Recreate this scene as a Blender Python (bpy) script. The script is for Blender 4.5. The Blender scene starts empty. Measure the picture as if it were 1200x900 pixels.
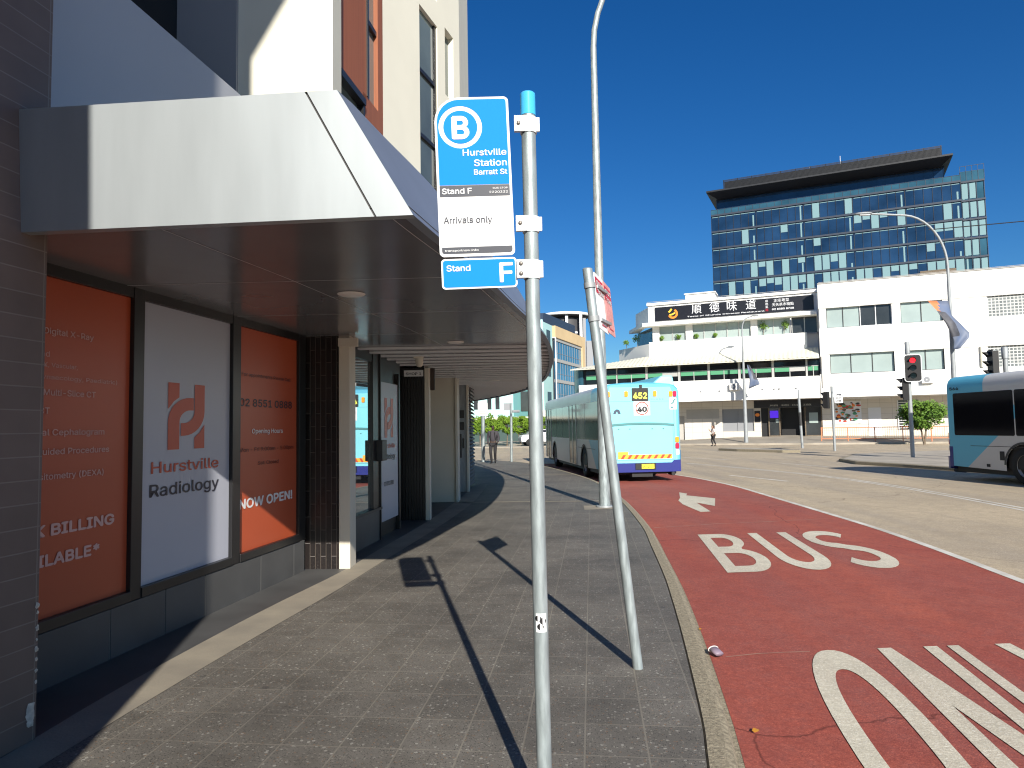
import bpy, bmesh, math, random
from mathutils import Matrix, Vector
random.seed(7)
PI = math.pi
S = bpy.context.scene
COL = S.collection

# ------------------------------------------------------------------ camera
cam_d = bpy.data.cameras.new("camera")
cam_d.sensor_fit = 'HORIZONTAL'
cam_d.sensor_width = 36.0
cam_d.lens = 36.0 * 820.0 / 1200.0
cam_d.clip_start = 0.05
cam_d.clip_end = 4000
cam = bpy.data.objects.new("camera", cam_d)
COL.objects.link(cam)
cam.matrix_world = (Matrix.Translation((0, 0, 1.6)) @ Matrix.Rotation(PI / 2 + math.radians(3.56), 4, 'X')
                    @ Matrix.Rotation(math.radians(-0.97), 4, 'Z'))
S.camera = cam
S.cycles.filter_width = 1.15

# ------------------------------------------------------------------ sky and sun
SUN_EL = math.radians(26.3)
SUN_AZ = math.radians(180 - 11.0)          # compass angle from +Y towards +X
w = bpy.data.worlds.new("World")
S.world = w
w.use_nodes = True
nt = w.node_tree
nt.nodes.clear()
sky = nt.nodes.new('ShaderNodeTexSky')
sky.sky_type = 'NISHITA'
sky.sun_disc = False
sky.sun_elevation = SUN_EL
sky.sun_rotation = SUN_AZ
sky.altitude = 60
sky.air_density = 1.0
sky.dust_density = 0.35
sky.ozone_density = 2.0
hs = nt.nodes.new('ShaderNodeHueSaturation')
hs.inputs['Saturation'].default_value = 1.38
hs.inputs['Value'].default_value = 1.0
bg = nt.nodes.new('ShaderNodeBackground')
bg.inputs['Strength'].default_value = 0.05
wo = nt.nodes.new('ShaderNodeOutputWorld')
nt.links.new(sky.outputs[0], hs.inputs['Color'])
tint = nt.nodes.new('ShaderNodeMix')
tint.data_type = 'RGBA'
tint.blend_type = 'MULTIPLY'
tint.inputs[0].default_value = 1.0
tint.inputs[7].default_value = (0.58, 0.96, 1.32, 1)
nt.links.new(hs.outputs[0], tint.inputs[6])
nt.links.new(tint.outputs[2], bg.inputs['Color'])
nt.links.new(bg.outputs[0], wo.inputs['Surface'])
sun_d = bpy.data.lights.new("sun", 'SUN')
sun_d.energy = 5.0
sun_d.angle = math.radians(0.5)
sun_d.color = (1.0, 0.94, 0.84)
sun = bpy.data.objects.new("sun", sun_d)
COL.objects.link(sun)
to_sun = Vector((math.sin(SUN_AZ) * math.cos(SUN_EL), math.cos(SUN_AZ) * math.cos(SUN_EL), math.sin(SUN_EL)))
sun.rotation_euler = to_sun.to_track_quat('Z', 'Y').to_euler()
S.view_settings.view_transform = 'Standard'
S.view_settings.look = 'None'
S.view_settings.exposure = 0.62
S.view_settings.gamma = 1.0

# ------------------------------------------------------------------ materials
def mat(name, col, rough=0.6, metal=0.0, var=0.0, scale=4.0, bump=0.0, bscale=None, spec=0.5, emit=None, estr=0.0, col2=None, detail=6.0, stretch=None):
    m = bpy.data.materials.new(name)
    m.use_nodes = True
    n = m.node_tree
    b = n.nodes['Principled BSDF']
    b.inputs['Base Color'].default_value = (*col, 1)
    b.inputs['Roughness'].default_value = rough
    b.inputs['Metallic'].default_value = metal
    b.inputs['Specular IOR Level'].default_value = spec
    if var > 0 or bump > 0:
        tc = n.nodes.new('ShaderNodeTexCoord')
        src = tc.outputs['Object']
        if stretch:
            mp = n.nodes.new('ShaderNodeMapping')
            mp.inputs['Scale'].default_value = stretch
            n.links.new(src, mp.inputs['Vector'])
            src = mp.outputs[0]
        nz = n.nodes.new('ShaderNodeTexNoise')
        nz.inputs['Scale'].default_value = scale
        nz.inputs['Detail'].default_value = detail
        n.links.new(src, nz.inputs['Vector'])
        if var > 0:
            mx = n.nodes.new('ShaderNodeMix')
            mx.data_type = 'RGBA'
            c2 = col2 if col2 else tuple(min(1, c * (1 + var)) for c in col)
            c1 = col if col2 else tuple(c * (1 - var) for c in col)
            mx.inputs[6].default_value = (*c1, 1)
            mx.inputs[7].default_value = (*c2, 1)
            rp = n.nodes.new('ShaderNodeValToRGB')
            rp.color_ramp.elements[0].position = 0.3
            rp.color_ramp.elements[1].position = 0.7
            n.links.new(nz.outputs['Fac'], rp.inputs[0])
            n.links.new(rp.outputs[0], mx.inputs[0])
            n.links.new(mx.outputs[2], b.inputs['Base Color'])
        if bump > 0:
            bn = n.nodes.new('ShaderNodeTexNoise')
            bn.inputs['Scale'].default_value = bscale or scale * 6
            bn.inputs['Detail'].default_value = 4
            n.links.new(src, bn.inputs['Vector'])
            bp = n.nodes.new('ShaderNodeBump')
            bp.inputs['Strength'].default_value = bump
            bp.inputs['Distance'].default_value = 0.01
            n.links.new(bn.outputs['Fac'], bp.inputs['Height'])
            n.links.new(bp.outputs[0], b.inputs['Normal'])
    if emit:
        b.inputs['Emission Color'].default_value = (*emit, 1)
        b.inputs['Emission Strength'].default_value = estr
    return m

def brick_mat(name, c1, c2, mortar, bw, rh, ms, offset=0.5, rough=0.5, rot=(0, 0, 0), loc=(0, 0, 0), specks=False, bump=0.3, coord='Object', var=0.0, stain=None):
    m = bpy.data.materials.new(name)
    m.use_nodes = True
    n = m.node_tree
    b = n.nodes['Principled BSDF']
    b.inputs['Roughness'].default_value = rough
    tc = n.nodes.new('ShaderNodeTexCoord')
    mp = n.nodes.new('ShaderNodeMapping')
    mp.inputs['Rotation'].default_value = rot
    mp.inputs['Location'].default_value = loc
    n.links.new(tc.outputs[coord], mp.inputs['Vector'])
    br = n.nodes.new('ShaderNodeTexBrick')
    br.offset = offset
    br.inputs['Scale'].default_value = 1.0
    br.inputs['Brick Width'].default_value = bw
    br.inputs['Row Height'].default_value = rh
    br.inputs['Mortar Size'].default_value = ms
    br.inputs['Mortar Smooth'].default_value = 0.1
    br.inputs['Bias'].default_value = 0.0
    br.inputs['Color1'].default_value = (*c1, 1)
    br.inputs['Color2'].default_value = (*c2, 1)
    br.inputs['Mortar'].default_value = (*mortar, 1)
    n.links.new(mp.outputs[0], br.inputs['Vector'])
    out = br.outputs['Color']

    def mixin(fac, colour, prev, mode='MIX'):
        mx = n.nodes.new('ShaderNodeMix')
        mx.data_type = 'RGBA'
        mx.blend_type = mode
        n.links.new(fac, mx.inputs[0])
        n.links.new(prev, mx.inputs[6])
        mx.inputs[7].default_value = (*colour, 1)
        return mx.outputs[2]
    if specks:
        for sc, lo, colr in ((75, 0.82, (0.32, 0.30, 0.25)), (48, 0.93, (0.46, 0.44, 0.39)), (110, 0.70, (0.03, 0.029, 0.028)), (80, 0.94, (0.27, 0.16, 0.09))):
            vo = n.nodes.new('ShaderNodeTexVoronoi')
            vo.inputs['Scale'].default_value = sc
            n.links.new(mp.outputs[0], vo.inputs['Vector'])
            sep = n.nodes.new('ShaderNodeSeparateColor')
            n.links.new(vo.outputs['Color'], sep.inputs[0])
            gt = n.nodes.new('ShaderNodeMath')
            gt.operation = 'GREATER_THAN'
            gt.inputs[1].default_value = lo
            n.links.new(sep.outputs[0], gt.inputs[0])
            lt = n.nodes.new('ShaderNodeMath')
            lt.operation = 'LESS_THAN'
            lt.inputs[1].default_value = 0.42
            n.links.new(vo.outputs['Distance'], lt.inputs[0])
            mu = n.nodes.new('ShaderNodeMath')
            mu.operation = 'MULTIPLY'
            n.links.new(gt.outputs[0], mu.inputs[0])
            n.links.new(lt.outputs[0], mu.inputs[1])
            inv = n.nodes.new('ShaderNodeMath')
            inv.operation = 'MULTIPLY_ADD'
            inv.inputs[1].default_value = -1.0
            inv.inputs[2].default_value = 1.0
            n.links.new(br.outputs['Fac'], inv.inputs[0])
            mu2 = n.nodes.new('ShaderNodeMath')
            mu2.operation = 'MULTIPLY'
            n.links.new(mu.outputs[0], mu2.inputs[0])
            n.links.new(inv.outputs[0], mu2.inputs[1])
            mu3 = n.nodes.new('ShaderNodeMath')
            mu3.operation = 'MULTIPLY'
            mu3.inputs[1].default_value = 0.7
            n.links.new(mu2.outputs[0], mu3.inputs[0])
            out = mixin(mu3.outputs[0], colr, out)
    if var > 0:
        for sc, amt, colr in ((140.0, 0.6 if specks else 0.0, (0.45, 0.44, 0.42)), (0.9, var, (0.45, 0.45, 0.47)), (5.0, var * 0.7, (0.6, 0.58, 0.55))):
            nz = n.nodes.new('ShaderNodeTexNoise')
            nz.inputs['Scale'].default_value = sc
            nz.inputs['Detail'].default_value = 5
            n.links.new(mp.outputs[0], nz.inputs['Vector'])
            rp = n.nodes.new('ShaderNodeMapRange')
            rp.inputs[1].default_value = 0.4
            rp.inputs[2].default_value = 0.75
            rp.inputs[3].default_value = 0.0
            rp.inputs[4].default_value = amt
            n.links.new(nz.outputs['Fac'], rp.inputs[0])
            out = mixin(rp.outputs[0], colr, out, 'MULTIPLY')
    if specks:
        vo = n.nodes.new('ShaderNodeTexVoronoi')
        vo.inputs['Scale'].default_value = 1.7
        n.links.new(mp.outputs[0], vo.inputs['Vector'])
        rp = n.nodes.new('ShaderNodeMapRange')
        rp.inputs[1].default_value = 0.035
        rp.inputs[2].default_value = 0.05
        rp.inputs[3].default_value = 0.6
        rp.inputs[4].default_value = 0.0
        n.links.new(vo.outputs['Distance'], rp.inputs[0])
        out = mixin(rp.outputs[0], (0.045, 0.042, 0.04), out)
    n.links.new(out, b.inputs['Base Color'])
    if bump > 0:
        bp = n.nodes.new('ShaderNodeBump')
        bp.inputs['Strength'].default_value = bump
        bp.inputs['Distance'].default_value = 0.004
        bp.invert = True
        n.links.new(br.outputs['Fac'], bp.inputs['Height'])
        n.links.new(bp.outputs[0], b.inputs['Normal'])
    return m

def road_mat(name, c1, c2, c3, fine=60, stretch_rot=0.1, rough=0.85, cracks=True):
    """worn road surface: broad patches, wheel-track streaks, fine aggregate, a few crack lines"""
    m = bpy.data.materials.new(name)
    m.use_nodes = True
    n = m.node_tree
    b = n.nodes['Principled BSDF']
    b.inputs['Roughness'].default_value = rough
    b.inputs['Specular IOR Level'].default_value = 0.3
    tc = n.nodes.new('ShaderNodeTexCoord')
    def noise(scale, detail, rot=None, sc=None, rough_=0.55):
        src = tc.outputs['Object']
        if sc:
            mp = n.nodes.new('ShaderNodeMapping')
            mp.inputs['Rotation'].default_value = (0, 0, rot or 0)
            mp.inputs['Scale'].default_value = sc
            n.links.new(src, mp.inputs['Vector'])
            src = mp.outputs[0]
        nz = n.nodes.new('ShaderNodeTexNoise')
        nz.inputs['Scale'].default_value = scale
        nz.inputs['Detail'].default_value = detail
        nz.inputs['Roughness'].default_value = rough_
        n.links.new(src, nz.inputs['Vector'])
        return nz.outputs['Fac']
    def rng(x, a, c, lo=0.0, hi=1.0):
        r = n.nodes.new('ShaderNodeMapRange')
        r.inputs[1].default_value = a
        r.inputs[2].default_value = c
        r.inputs[3].default_value = lo
        r.inputs[4].default_value = hi
        n.links.new(x, r.inputs[0])
        return r.outputs[0]
    def mix(f, a, c, mode='MIX'):
        mx = n.nodes.new('ShaderNodeMix')
        mx.data_type = 'RGBA'
        mx.blend_type = mode
        n.links.new(f, mx.inputs[0])
        for sock, v in ((mx.inputs[6], a), (mx.inputs[7], c)):
            if isinstance(v, tuple):
                sock.default_value = (*v, 1)
            else:
                n.links.new(v, sock)
        return mx.outputs[2]
    o = mix(rng(noise(0.35, 5), 0.38, 0.66), c1, c2)
    o = mix(rng(noise(1.0, 5, stretch_rot, (1.3, 0.10, 1)), 0.42, 0.70, 0, 0.8), o, c3)
    o = mix(rng(noise(9, 6), 0.45, 0.8, 0, 0.55), o, c3)
    o = mix(rng(noise(2.4, 7, rough_=0.65), 0.52, 0.72, 0, 0.45), o, tuple(v * 0.62 for v in c1))
    o = mix(rng(noise(fine, 3, rough_=0.8), 0.50, 0.72, 0, 0.55), o, tuple(min(1, v * 1.9) for v in c2))
    o = mix(rng(noise(fine * 0.8 + 7, 3, 0.5, (1, 1, 1), 0.8), 0.56, 0.75, 0, 0.6), o, tuple(v * 0.35 for v in c1))
    o = mix(rng(noise(3.2, 9, rough_=0.75), 0.44, 0.66, 0, 0.55), o, tuple(v * 0.78 for v in c1))
    o = mix(rng(noise(26, 6, rough_=0.8), 0.48, 0.7, 0, 0.6), o, tuple(v * 0.6 for v in c1))
    o = mix(rng(noise(31, 6, rough_=0.8), 0.52, 0.72, 0, 0.5), o, tuple(min(1, v * 1.35) for v in c2))
    if cracks:
        vo = n.nodes.new('ShaderNodeTexVoronoi')
        vo.feature = 'DISTANCE_TO_EDGE'
        vo.inputs['Scale'].default_value = 0.16
        wv = n.nodes.new('ShaderNodeTexNoise')
        wv.inputs['Scale'].default_value = 1.6
        wv.inputs['Detail'].default_value = 6
        n.links.new(tc.outputs['Object'], wv.inputs['Vector'])
        va = n.nodes.new('ShaderNodeMixRGB')
        va.blend_type = 'ADD'
        va.inputs[0].default_value = 0.5
        n.links.new(tc.outputs['Object'], va.inputs[1])
        n.links.new(wv.outputs['Color'], va.inputs[2])
        n.links.new(va.outputs[0], vo.inputs['Vector'])
        o = mix(rng(vo.outputs['Distance'], 0.0, 0.0022, 0.7, 0.0), o, tuple(v * 0.25 for v in c1))
    n.links.new(o, b.inputs['Base Color'])
    bp = n.nodes.new('ShaderNodeBump')
    bp.inputs['Strength'].default_value = 0.35
    bp.inputs['Distance'].default_value = 0.006
    n.links.new(noise(fine * 1.4, 2), bp.inputs['Height'])
    n.links.new(bp.outputs[0], b.inputs['Normal'])
    return m

M = {}
M['asphalt'] = road_mat('asphalt', (0.415, 0.340, 0.240), (0.50, 0.41, 0.285), (0.27, 0.243, 0.21))
M['ground'] = mat('ground', (0.24, 0.22, 0.19), 0.9, var=0.2, scale=0.05)
M['red_lane'] = road_mat('red_lane', (0.29, 0.064, 0.048), (0.375, 0.098, 0.062), (0.22, 0.086, 0.078), fine=75)
M['paint'] = road_mat('worn_road_paint', (0.57, 0.53, 0.42), (0.64, 0.60, 0.48), (0.44, 0.38, 0.30), fine=60, cracks=False)
M['joint_sealant'] = mat('joint_sealant', (0.34, 0.20, 0.15), 0.9, var=0.2, scale=6, col2=(0.26, 0.10, 0.08))
M['line_paint'] = mat('line_paint', (0.70, 0.68, 0.62), 0.8, var=0.2, scale=3, col2=(0.45, 0.42, 0.36))
M['paver'] = brick_mat('exposed_aggregate_paver', (0.150, 0.138, 0.119), (0.184, 0.169, 0.146), (0.25, 0.228, 0.188), 0.31, 0.365, 0.0045, 0.0, 0.7,
                       rot=(0, 0, math.radians(6.4)), loc=(0.07, 0.12, 0), specks=True, var=0.75)
M['tan_strip'] = mat('tan_concrete_strip', (0.30, 0.265, 0.205), 0.85, var=0.2, scale=3, bump=0.2, bscale=60, col2=(0.23, 0.205, 0.165))
M['kerb'] = mat('kerb_concrete', (0.37, 0.32, 0.225), 0.9, var=0.3, scale=42, bump=0.8, bscale=110, col2=(0.17, 0.145, 0.10), detail=9)
M['far_path'] = mat('far_concrete', (0.30, 0.27, 0.225), 0.9, var=0.15, scale=0.6)
M['island'] = mat('island_concrete', (0.36, 0.32, 0.26), 0.9, var=0.2, scale=0.9)
M['slate'] = mat('slate_tile', (0.075, 0.075, 0.075), 0.55, var=0.2, scale=2.0)
M['black_tile'] = brick_mat('black_wall_tile', (0.012, 0.010, 0.010), (0.02, 0.015, 0.014), (0.075, 0.062, 0.052), 0.3, 0.062, 0.003, 0.5, 0.25, rot=(PI / 2, 0, PI / 2))
M['pier_tile'] = brick_mat('brown_pier_tile', (0.155, 0.112, 0.092), (0.175, 0.126, 0.104), (0.24, 0.195, 0.165), 9.0, 0.124, 0.0035, 0.0, 0.6, rot=(PI / 2, 0, 0), var=0.4, bump=0.5)
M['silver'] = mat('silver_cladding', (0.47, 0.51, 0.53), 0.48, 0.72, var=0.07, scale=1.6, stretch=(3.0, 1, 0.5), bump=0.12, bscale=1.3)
M['silver_shaded'] = mat('silver_cladding_shaded_side', (0.33, 0.365, 0.42), 0.45, 0.72, var=0.06, scale=1.5, bump=0.1, bscale=1.2)  # same cladding, darker and bluer to paint in the street side's shade
M['soffit'] = mat('soffit_panel', (0.185, 0.195, 0.205), 0.20, 0.0, spec=0.8, var=0.12, scale=1.1, bump=0.05, bscale=1.0)
M['soffit_catchlight'] = mat('soffit_joint', (0.70, 0.71, 0.71), 0.35)  # pale tone stands in for ground light caught on joints and battens
M['cream'] = mat('cream_render', (0.66, 0.64, 0.54), 0.8, var=0.03, scale=1.2, bump=0.05)
M['cream_pier'] = mat('cream_pier_paint', (0.62, 0.57, 0.47), 0.6, var=0.05, scale=1.5)
M['parapet'] = mat('pale_grey_panel', (0.40, 0.41, 0.43), 0.5, 0.1, var=0.03, scale=1)
M['brown'] = mat('terracotta_cladding', (0.27, 0.085, 0.035), 0.55, var=0.15, scale=1, stretch=(40, 40, 0.4))
M['dark_frame'] = mat('dark_window_frame', (0.013, 0.013, 0.014), 0.35)
M['charcoal'] = mat('charcoal_metal', (0.035, 0.034, 0.034), 0.5)
M['window_glass'] = mat('tinted_glass', (0.10, 0.125, 0.12), 0.06, 0.0, spec=0.7, var=0.35, scale=0.5)
M['mirror_glass'] = mat('reflective_shop_glass', (0.55, 0.60, 0.62), 0.015, 0.92)
M['dark_glass'] = mat('dark_glass', (0.008, 0.010, 0.012), 0.06, spec=0.5)
M['poster_red'] = mat('orange_red_poster', (0.47, 0.085, 0.032), 0.38, var=0.05, scale=1)
M['poster_white'] = mat('white_poster', (0.44, 0.455, 0.52), 0.38, var=0.03, scale=1)
M['ink_red'] = mat('red_ink', (0.50, 0.075, 0.035), 0.4)
M['ink_dark'] = mat('dark_ink', (0.020, 0.020, 0.035), 0.4)
M['ink_maroon'] = mat('maroon_ink', (0.10, 0.012, 0.012), 0.4)
M['ink_white'] = mat('white_ink', (0.80, 0.78, 0.78), 0.4)
M['ink_pink'] = mat('pale_pink_ink', (0.66, 0.40, 0.36), 0.4)
M['sign_white'] = mat('sign_white', (0.74, 0.75, 0.76), 0.6, spec=0.12)
M['sign_blue'] = mat('sign_blue', (0.0, 0.20, 0.78), 0.6, spec=0.12)
M['sign_grey'] = mat('sign_dark_grey', (0.055, 0.06, 0.075), 0.4, spec=0.12)
M['cap_blue'] = mat('cap_blue', (0.06, 0.42, 0.78), 0.4, spec=0.12)
M['sign_red'] = mat('sign_red', (0.55, 0.012, 0.035), 0.4)
M['sign_pink'] = mat('mottled_sign_pink', (0.72, 0.30, 0.27), 0.45, var=0.3, scale=9)  # mottled pink for one sign plate and the timetable print
M['galv'] = mat('galvanised_steel', (0.29, 0.335, 0.345), 0.5, 0.35, var=0.30, scale=4, bump=0.12, bscale=60, stretch=(9, 9, 1.6))
M['galv_dull'] = mat('dull_galvanised_steel', (0.30, 0.32, 0.33), 0.6, 0.25, var=0.12, scale=6, stretch=(4, 4, 0.8))
M['bracket'] = mat('bracket_white', (0.74, 0.77, 0.78), 0.4, 0.1, spec=0.12)
M['bolt'] = mat('bolt_steel', (0.22, 0.2, 0.18), 0.5, 0.6)
M['aqua'] = mat('bus_aqua_sunlit', (0.24, 0.66, 0.76), 0.3, var=0.03, scale=1)  # sunlit copy of the bus aqua; the sides use a shaded one
M['bus_navy'] = mat('bus_navy', (0.022, 0.030, 0.20), 0.3)
M['bus_glass'] = mat('bus_glass', (0.006, 0.006, 0.008), 0.1, spec=0.18)
M['rubber'] = mat('rubber', (0.012, 0.012, 0.012), 0.8, bump=0.2, bscale=40, var=0.2)
M['rim'] = mat('wheel_rim', (0.42, 0.40, 0.37), 0.45, 0.5, var=0.2, scale=12)
M['black'] = mat('matt_black', (0.010, 0.010, 0.011), 0.6)
M['amber'] = mat('amber_lens', (0.85, 0.32, 0.02), 0.25)
M['red_lens'] = mat('red_lens', (0.55, 0.01, 0.06), 0.25)
M['clear_lens'] = mat('clear_lens', (0.65, 0.62, 0.60), 0.2)
M['yellow'] = mat('plate_yellow', (0.85, 0.72, 0.04), 0.4)
M['chev_orange'] = mat('chevron_orange', (0.90, 0.42, 0.04), 0.4)
M['chev_red'] = mat('chevron_red', (0.55, 0.05, 0.02), 0.4)
M['led'] = mat('led_yellow', (0.5, 0.5, 0.05), 0.4, emit=(0.85, 0.82, 0.10), estr=0.6)
M['signal_red'] = mat('signal_red_lamp', (0.6, 0.0, 0.01), 0.3, emit=(1.0, 0.02, 0.03), estr=1.3)
M['screen'] = mat('lit_screen', (0.05, 0.02, 0.3), 0.3, emit=(0.09, 0.02, 0.75), estr=0.6)
M['white_wall'] = mat('white_render', (0.80, 0.79, 0.76), 0.8, var=0.04, scale=0.35, col2=(0.74, 0.73, 0.70))
M['grey_wall'] = mat('grey_render', (0.42, 0.40, 0.37), 0.8, var=0.08, scale=0.6)
M['stone_wall'] = brick_mat('pale_stone_tile', (0.62, 0.57, 0.50), (0.66, 0.61, 0.54), (0.45, 0.41, 0.35), 0.9, 0.45, 0.012, 0.0, 0.7, rot=(PI / 2, 0, 0), bump=0.1)
M['cream_roof'] = mat('cream_awning_sheet', (0.68, 0.655, 0.53), 0.6, var=0.12, scale=0.8)
M['office_glass'] = mat('pale_blind_glass', (0.33, 0.40, 0.385), 0.15, spec=0.5, var=0.08, scale=0.6)
M['dim_glass'] = mat('dim_room_glass', (0.035, 0.04, 0.043), 0.1, spec=0.5, var=0.4, scale=0.5)
M['green_blind'] = mat('green_blind', (0.08, 0.30, 0.16), 0.5)
M['alu'] = mat('window_mullion', (0.45, 0.45, 0.43), 0.5, 0.2)
M['sign_black'] = mat('black_shop_sign', (0.012, 0.012, 0.016), 0.35)
M['orange'] = mat('orange_emblem', (0.85, 0.25, 0.03), 0.4)
M['gold'] = mat('yellow_emblem', (0.85, 0.55, 0.05), 0.4)
M['tower_glass'] = mat('blue_tower_glass', (0.012, 0.036, 0.085), 0.07, spec=0.7, var=0.5, scale=0.16, bump=0.35, bscale=0.35)
M['tower_glass_pale'] = mat('pale_tower_glass', (0.03, 0.09, 0.13), 0.08, spec=0.7, var=0.4, scale=0.2)
M['blind'] = mat('pale_tower_blind', (0.20, 0.32, 0.34), 0.25)
M['spandrel'] = mat('tower_spandrel', (0.045, 0.055, 0.075), 0.35)
M['plant_black'] = mat('plant_screen_black', (0.018, 0.019, 0.022), 0.5)
M['aqua_wall'] = mat('pale_aqua_wall', (0.42, 0.66, 0.64), 0.8, var=0.04, scale=0.3)
M['teal'] = mat('teal_trim', (0.07, 0.22, 0.23), 0.6)
M['sandstone'] = mat('sandstone', (0.62, 0.47, 0.27), 0.8, var=0.06, scale=0.4)
M['blue_curtain'] = mat('blue_curtain_glass', (0.035, 0.16, 0.29), 0.1, spec=0.5, var=0.3, scale=0.25)
M['navy_trim'] = mat('navy_trim', (0.03, 0.05, 0.09), 0.5)
M['dark_panel'] = mat('dark_panel', (0.055, 0.055, 0.06), 0.6)
M['mid_grey'] = mat('mid_grey_panel', (0.25, 0.26, 0.28), 0.6)
M['leaf'] = mat('tree_leaf', (0.075, 0.16, 0.018), 0.6, var=0.5, scale=1.3, col2=(0.15, 0.26, 0.03))
M['leaf_dark'] = mat('tree_leaf_dark', (0.08, 0.16, 0.012), 0.6, var=0.5, scale=1.5, col2=(0.18, 0.29, 0.022))
M['bark'] = mat('bark', (0.16, 0.125, 0.09), 0.9, var=0.3, scale=8)
M['barrier'] = mat('orange_barrier', (0.72, 0.25, 0.11), 0.5)
M['skin'] = mat('skin', (0.32, 0.18, 0.12), 0.6)
M['skin_dark'] = mat('skin_dark', (0.05, 0.03, 0.022), 0.6)
M['hair'] = mat('hair', (0.012, 0.009, 0.008), 0.6)
M['hair_brown'] = mat('hair_brown', (0.06, 0.022, 0.012), 0.6)
M['jacket'] = mat('dark_jacket', (0.04, 0.036, 0.045), 0.8)
M['trousers'] = mat('dark_trousers', (0.018, 0.017, 0.02), 0.8)
M['white_top'] = mat('white_top', (0.66, 0.58, 0.54), 0.8)
M['banner_grey'] = mat('banner_grey', (0.14, 0.16, 0.21), 0.6, var=0.35, scale=2.2, col2=(0.10, 0.14, 0.24))
M['banner_dark'] = mat('banner_dark', (0.06, 0.062, 0.075), 0.6, var=0.3, scale=4)
M['banner_orange'] = mat('banner_orange', (0.9, 0.2, 0.08), 0.6)
M['wood'] = mat('brown_slot', (0.035, 0.022, 0.015), 0.6)
M['plaster'] = mat('chipped_plaster', (0.55, 0.50, 0.42), 0.9, var=0.3, scale=30)
M['litter_purple'] = mat('litter_lilac', (0.22, 0.17, 0.22), 0.5)
M['litter_white'] = mat('litter_white', (0.75, 0.73, 0.70), 0.5)
M['leaf_litter'] = mat('orange_leaf', (0.45, 0.20, 0.02), 0.7)
M['car_white'] = mat('car_white', (0.6, 0.6, 0.6), 0.3)
M['green_base'] = mat('dark_green_shopfront', (0.02, 0.055, 0.05), 0.5)
M['lamp_diffuser'] = mat('downlight_diffuser', (0.80, 0.78, 0.72), 0.4)

# bus paint: aqua tail sweeping into white along a slanted edge (object coordinates of the bus)
def bus_paint(name, y0, slope):
    m = bpy.data.materials.new(name)
    m.use_nodes = True
    n = m.node_tree
    b = n.nodes['Principled BSDF']
    b.inputs['Roughness'].default_value = 0.3
    tc = n.nodes.new('ShaderNodeTexCoord')
    sp = n.nodes.new('ShaderNodeSeparateXYZ')
    n.links.new(tc.outputs['Object'], sp.inputs[0])
    ma = n.nodes.new('ShaderNodeMath')
    ma.operation = 'MULTIPLY_ADD'
    ma.inputs[1].default_value = -slope
    n.links.new(sp.outputs[2], ma.inputs[0])
    n.links.new(sp.outputs[1], ma.inputs[2])
    gt = n.nodes.new('ShaderNodeMath')
    gt.operation = 'GREATER_THAN'
    gt.inputs[1].default_value = y0
    hi = n.nodes.new('ShaderNodeMath')
    hi.operation = 'GREATER_THAN'
    hi.inputs[1].default_value = 2.1
    n.links.new(sp.outputs[2], hi.inputs[0])
    up = n.nodes.new('ShaderNodeMath')
    up.operation = 'SUBTRACT'
    up.inputs[1].default_value = 1.15
    n.links.new(sp.outputs[1], up.inputs[0])
    sel = n.nodes.new('ShaderNodeMix')
    n.links.new(hi.outputs[0], sel.inputs[0])
    n.links.new(ma.outputs[0], sel.inputs[2])
    n.links.new(up.outputs[0], sel.inputs[3])
    n.links.new(sel.outputs[0], gt.inputs[0])
    mx = n.nodes.new('ShaderNodeMix')
    mx.data_type = 'RGBA'
    mx.inputs[6].default_value = (0.12, 0.46, 0.64, 1)  # same aqua as the rear, deepened to paint in the side shade
    mx.inputs[7].default_value = (0.56, 0.56, 0.55, 1)
    n.links.new(gt.outputs[0], mx.inputs[0])
    nz = n.nodes.new('ShaderNodeTexNoise')
    nz.inputs['Scale'].default_value = 1.5
    n.links.new(tc.outputs['Object'], nz.inputs['Vector'])
    rg = n.nodes.new('ShaderNodeMapRange')
    rg.inputs[3].default_value = 0.25
    rg.inputs[4].default_value = 0.42
    n.links.new(nz.outputs['Fac'], rg.inputs[0])
    n.links.new(rg.outputs[0], b.inputs['Roughness'])
    n.links.new(mx.outputs[2], b.inputs['Base Color'])
    return m
M['bus_paint'] = bus_paint('bus_paint_shaded_aqua_to_white', 0.30, 1.25)

# ------------------------------------------------------------------ builders
ROOT = {}
def thing(name, label, cat, loc=(0, 0, 0), rz=0.0, group=None, local=False):
    o = bpy.data.objects.new(name, None)
    o.empty_display_size = 0.2
    COL.objects.link(o)
    o.location = loc
    o.rotation_euler = (0, 0, rz)
    o['label'] = label
    o['category'] = cat
    if group:
        o['group'] = group
    ROOT[o.name] = Matrix.Identity(4) if local else (Matrix.Translation(loc) @ Matrix.Rotation(rz, 4, 'Z')).inverted()
    return o

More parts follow.
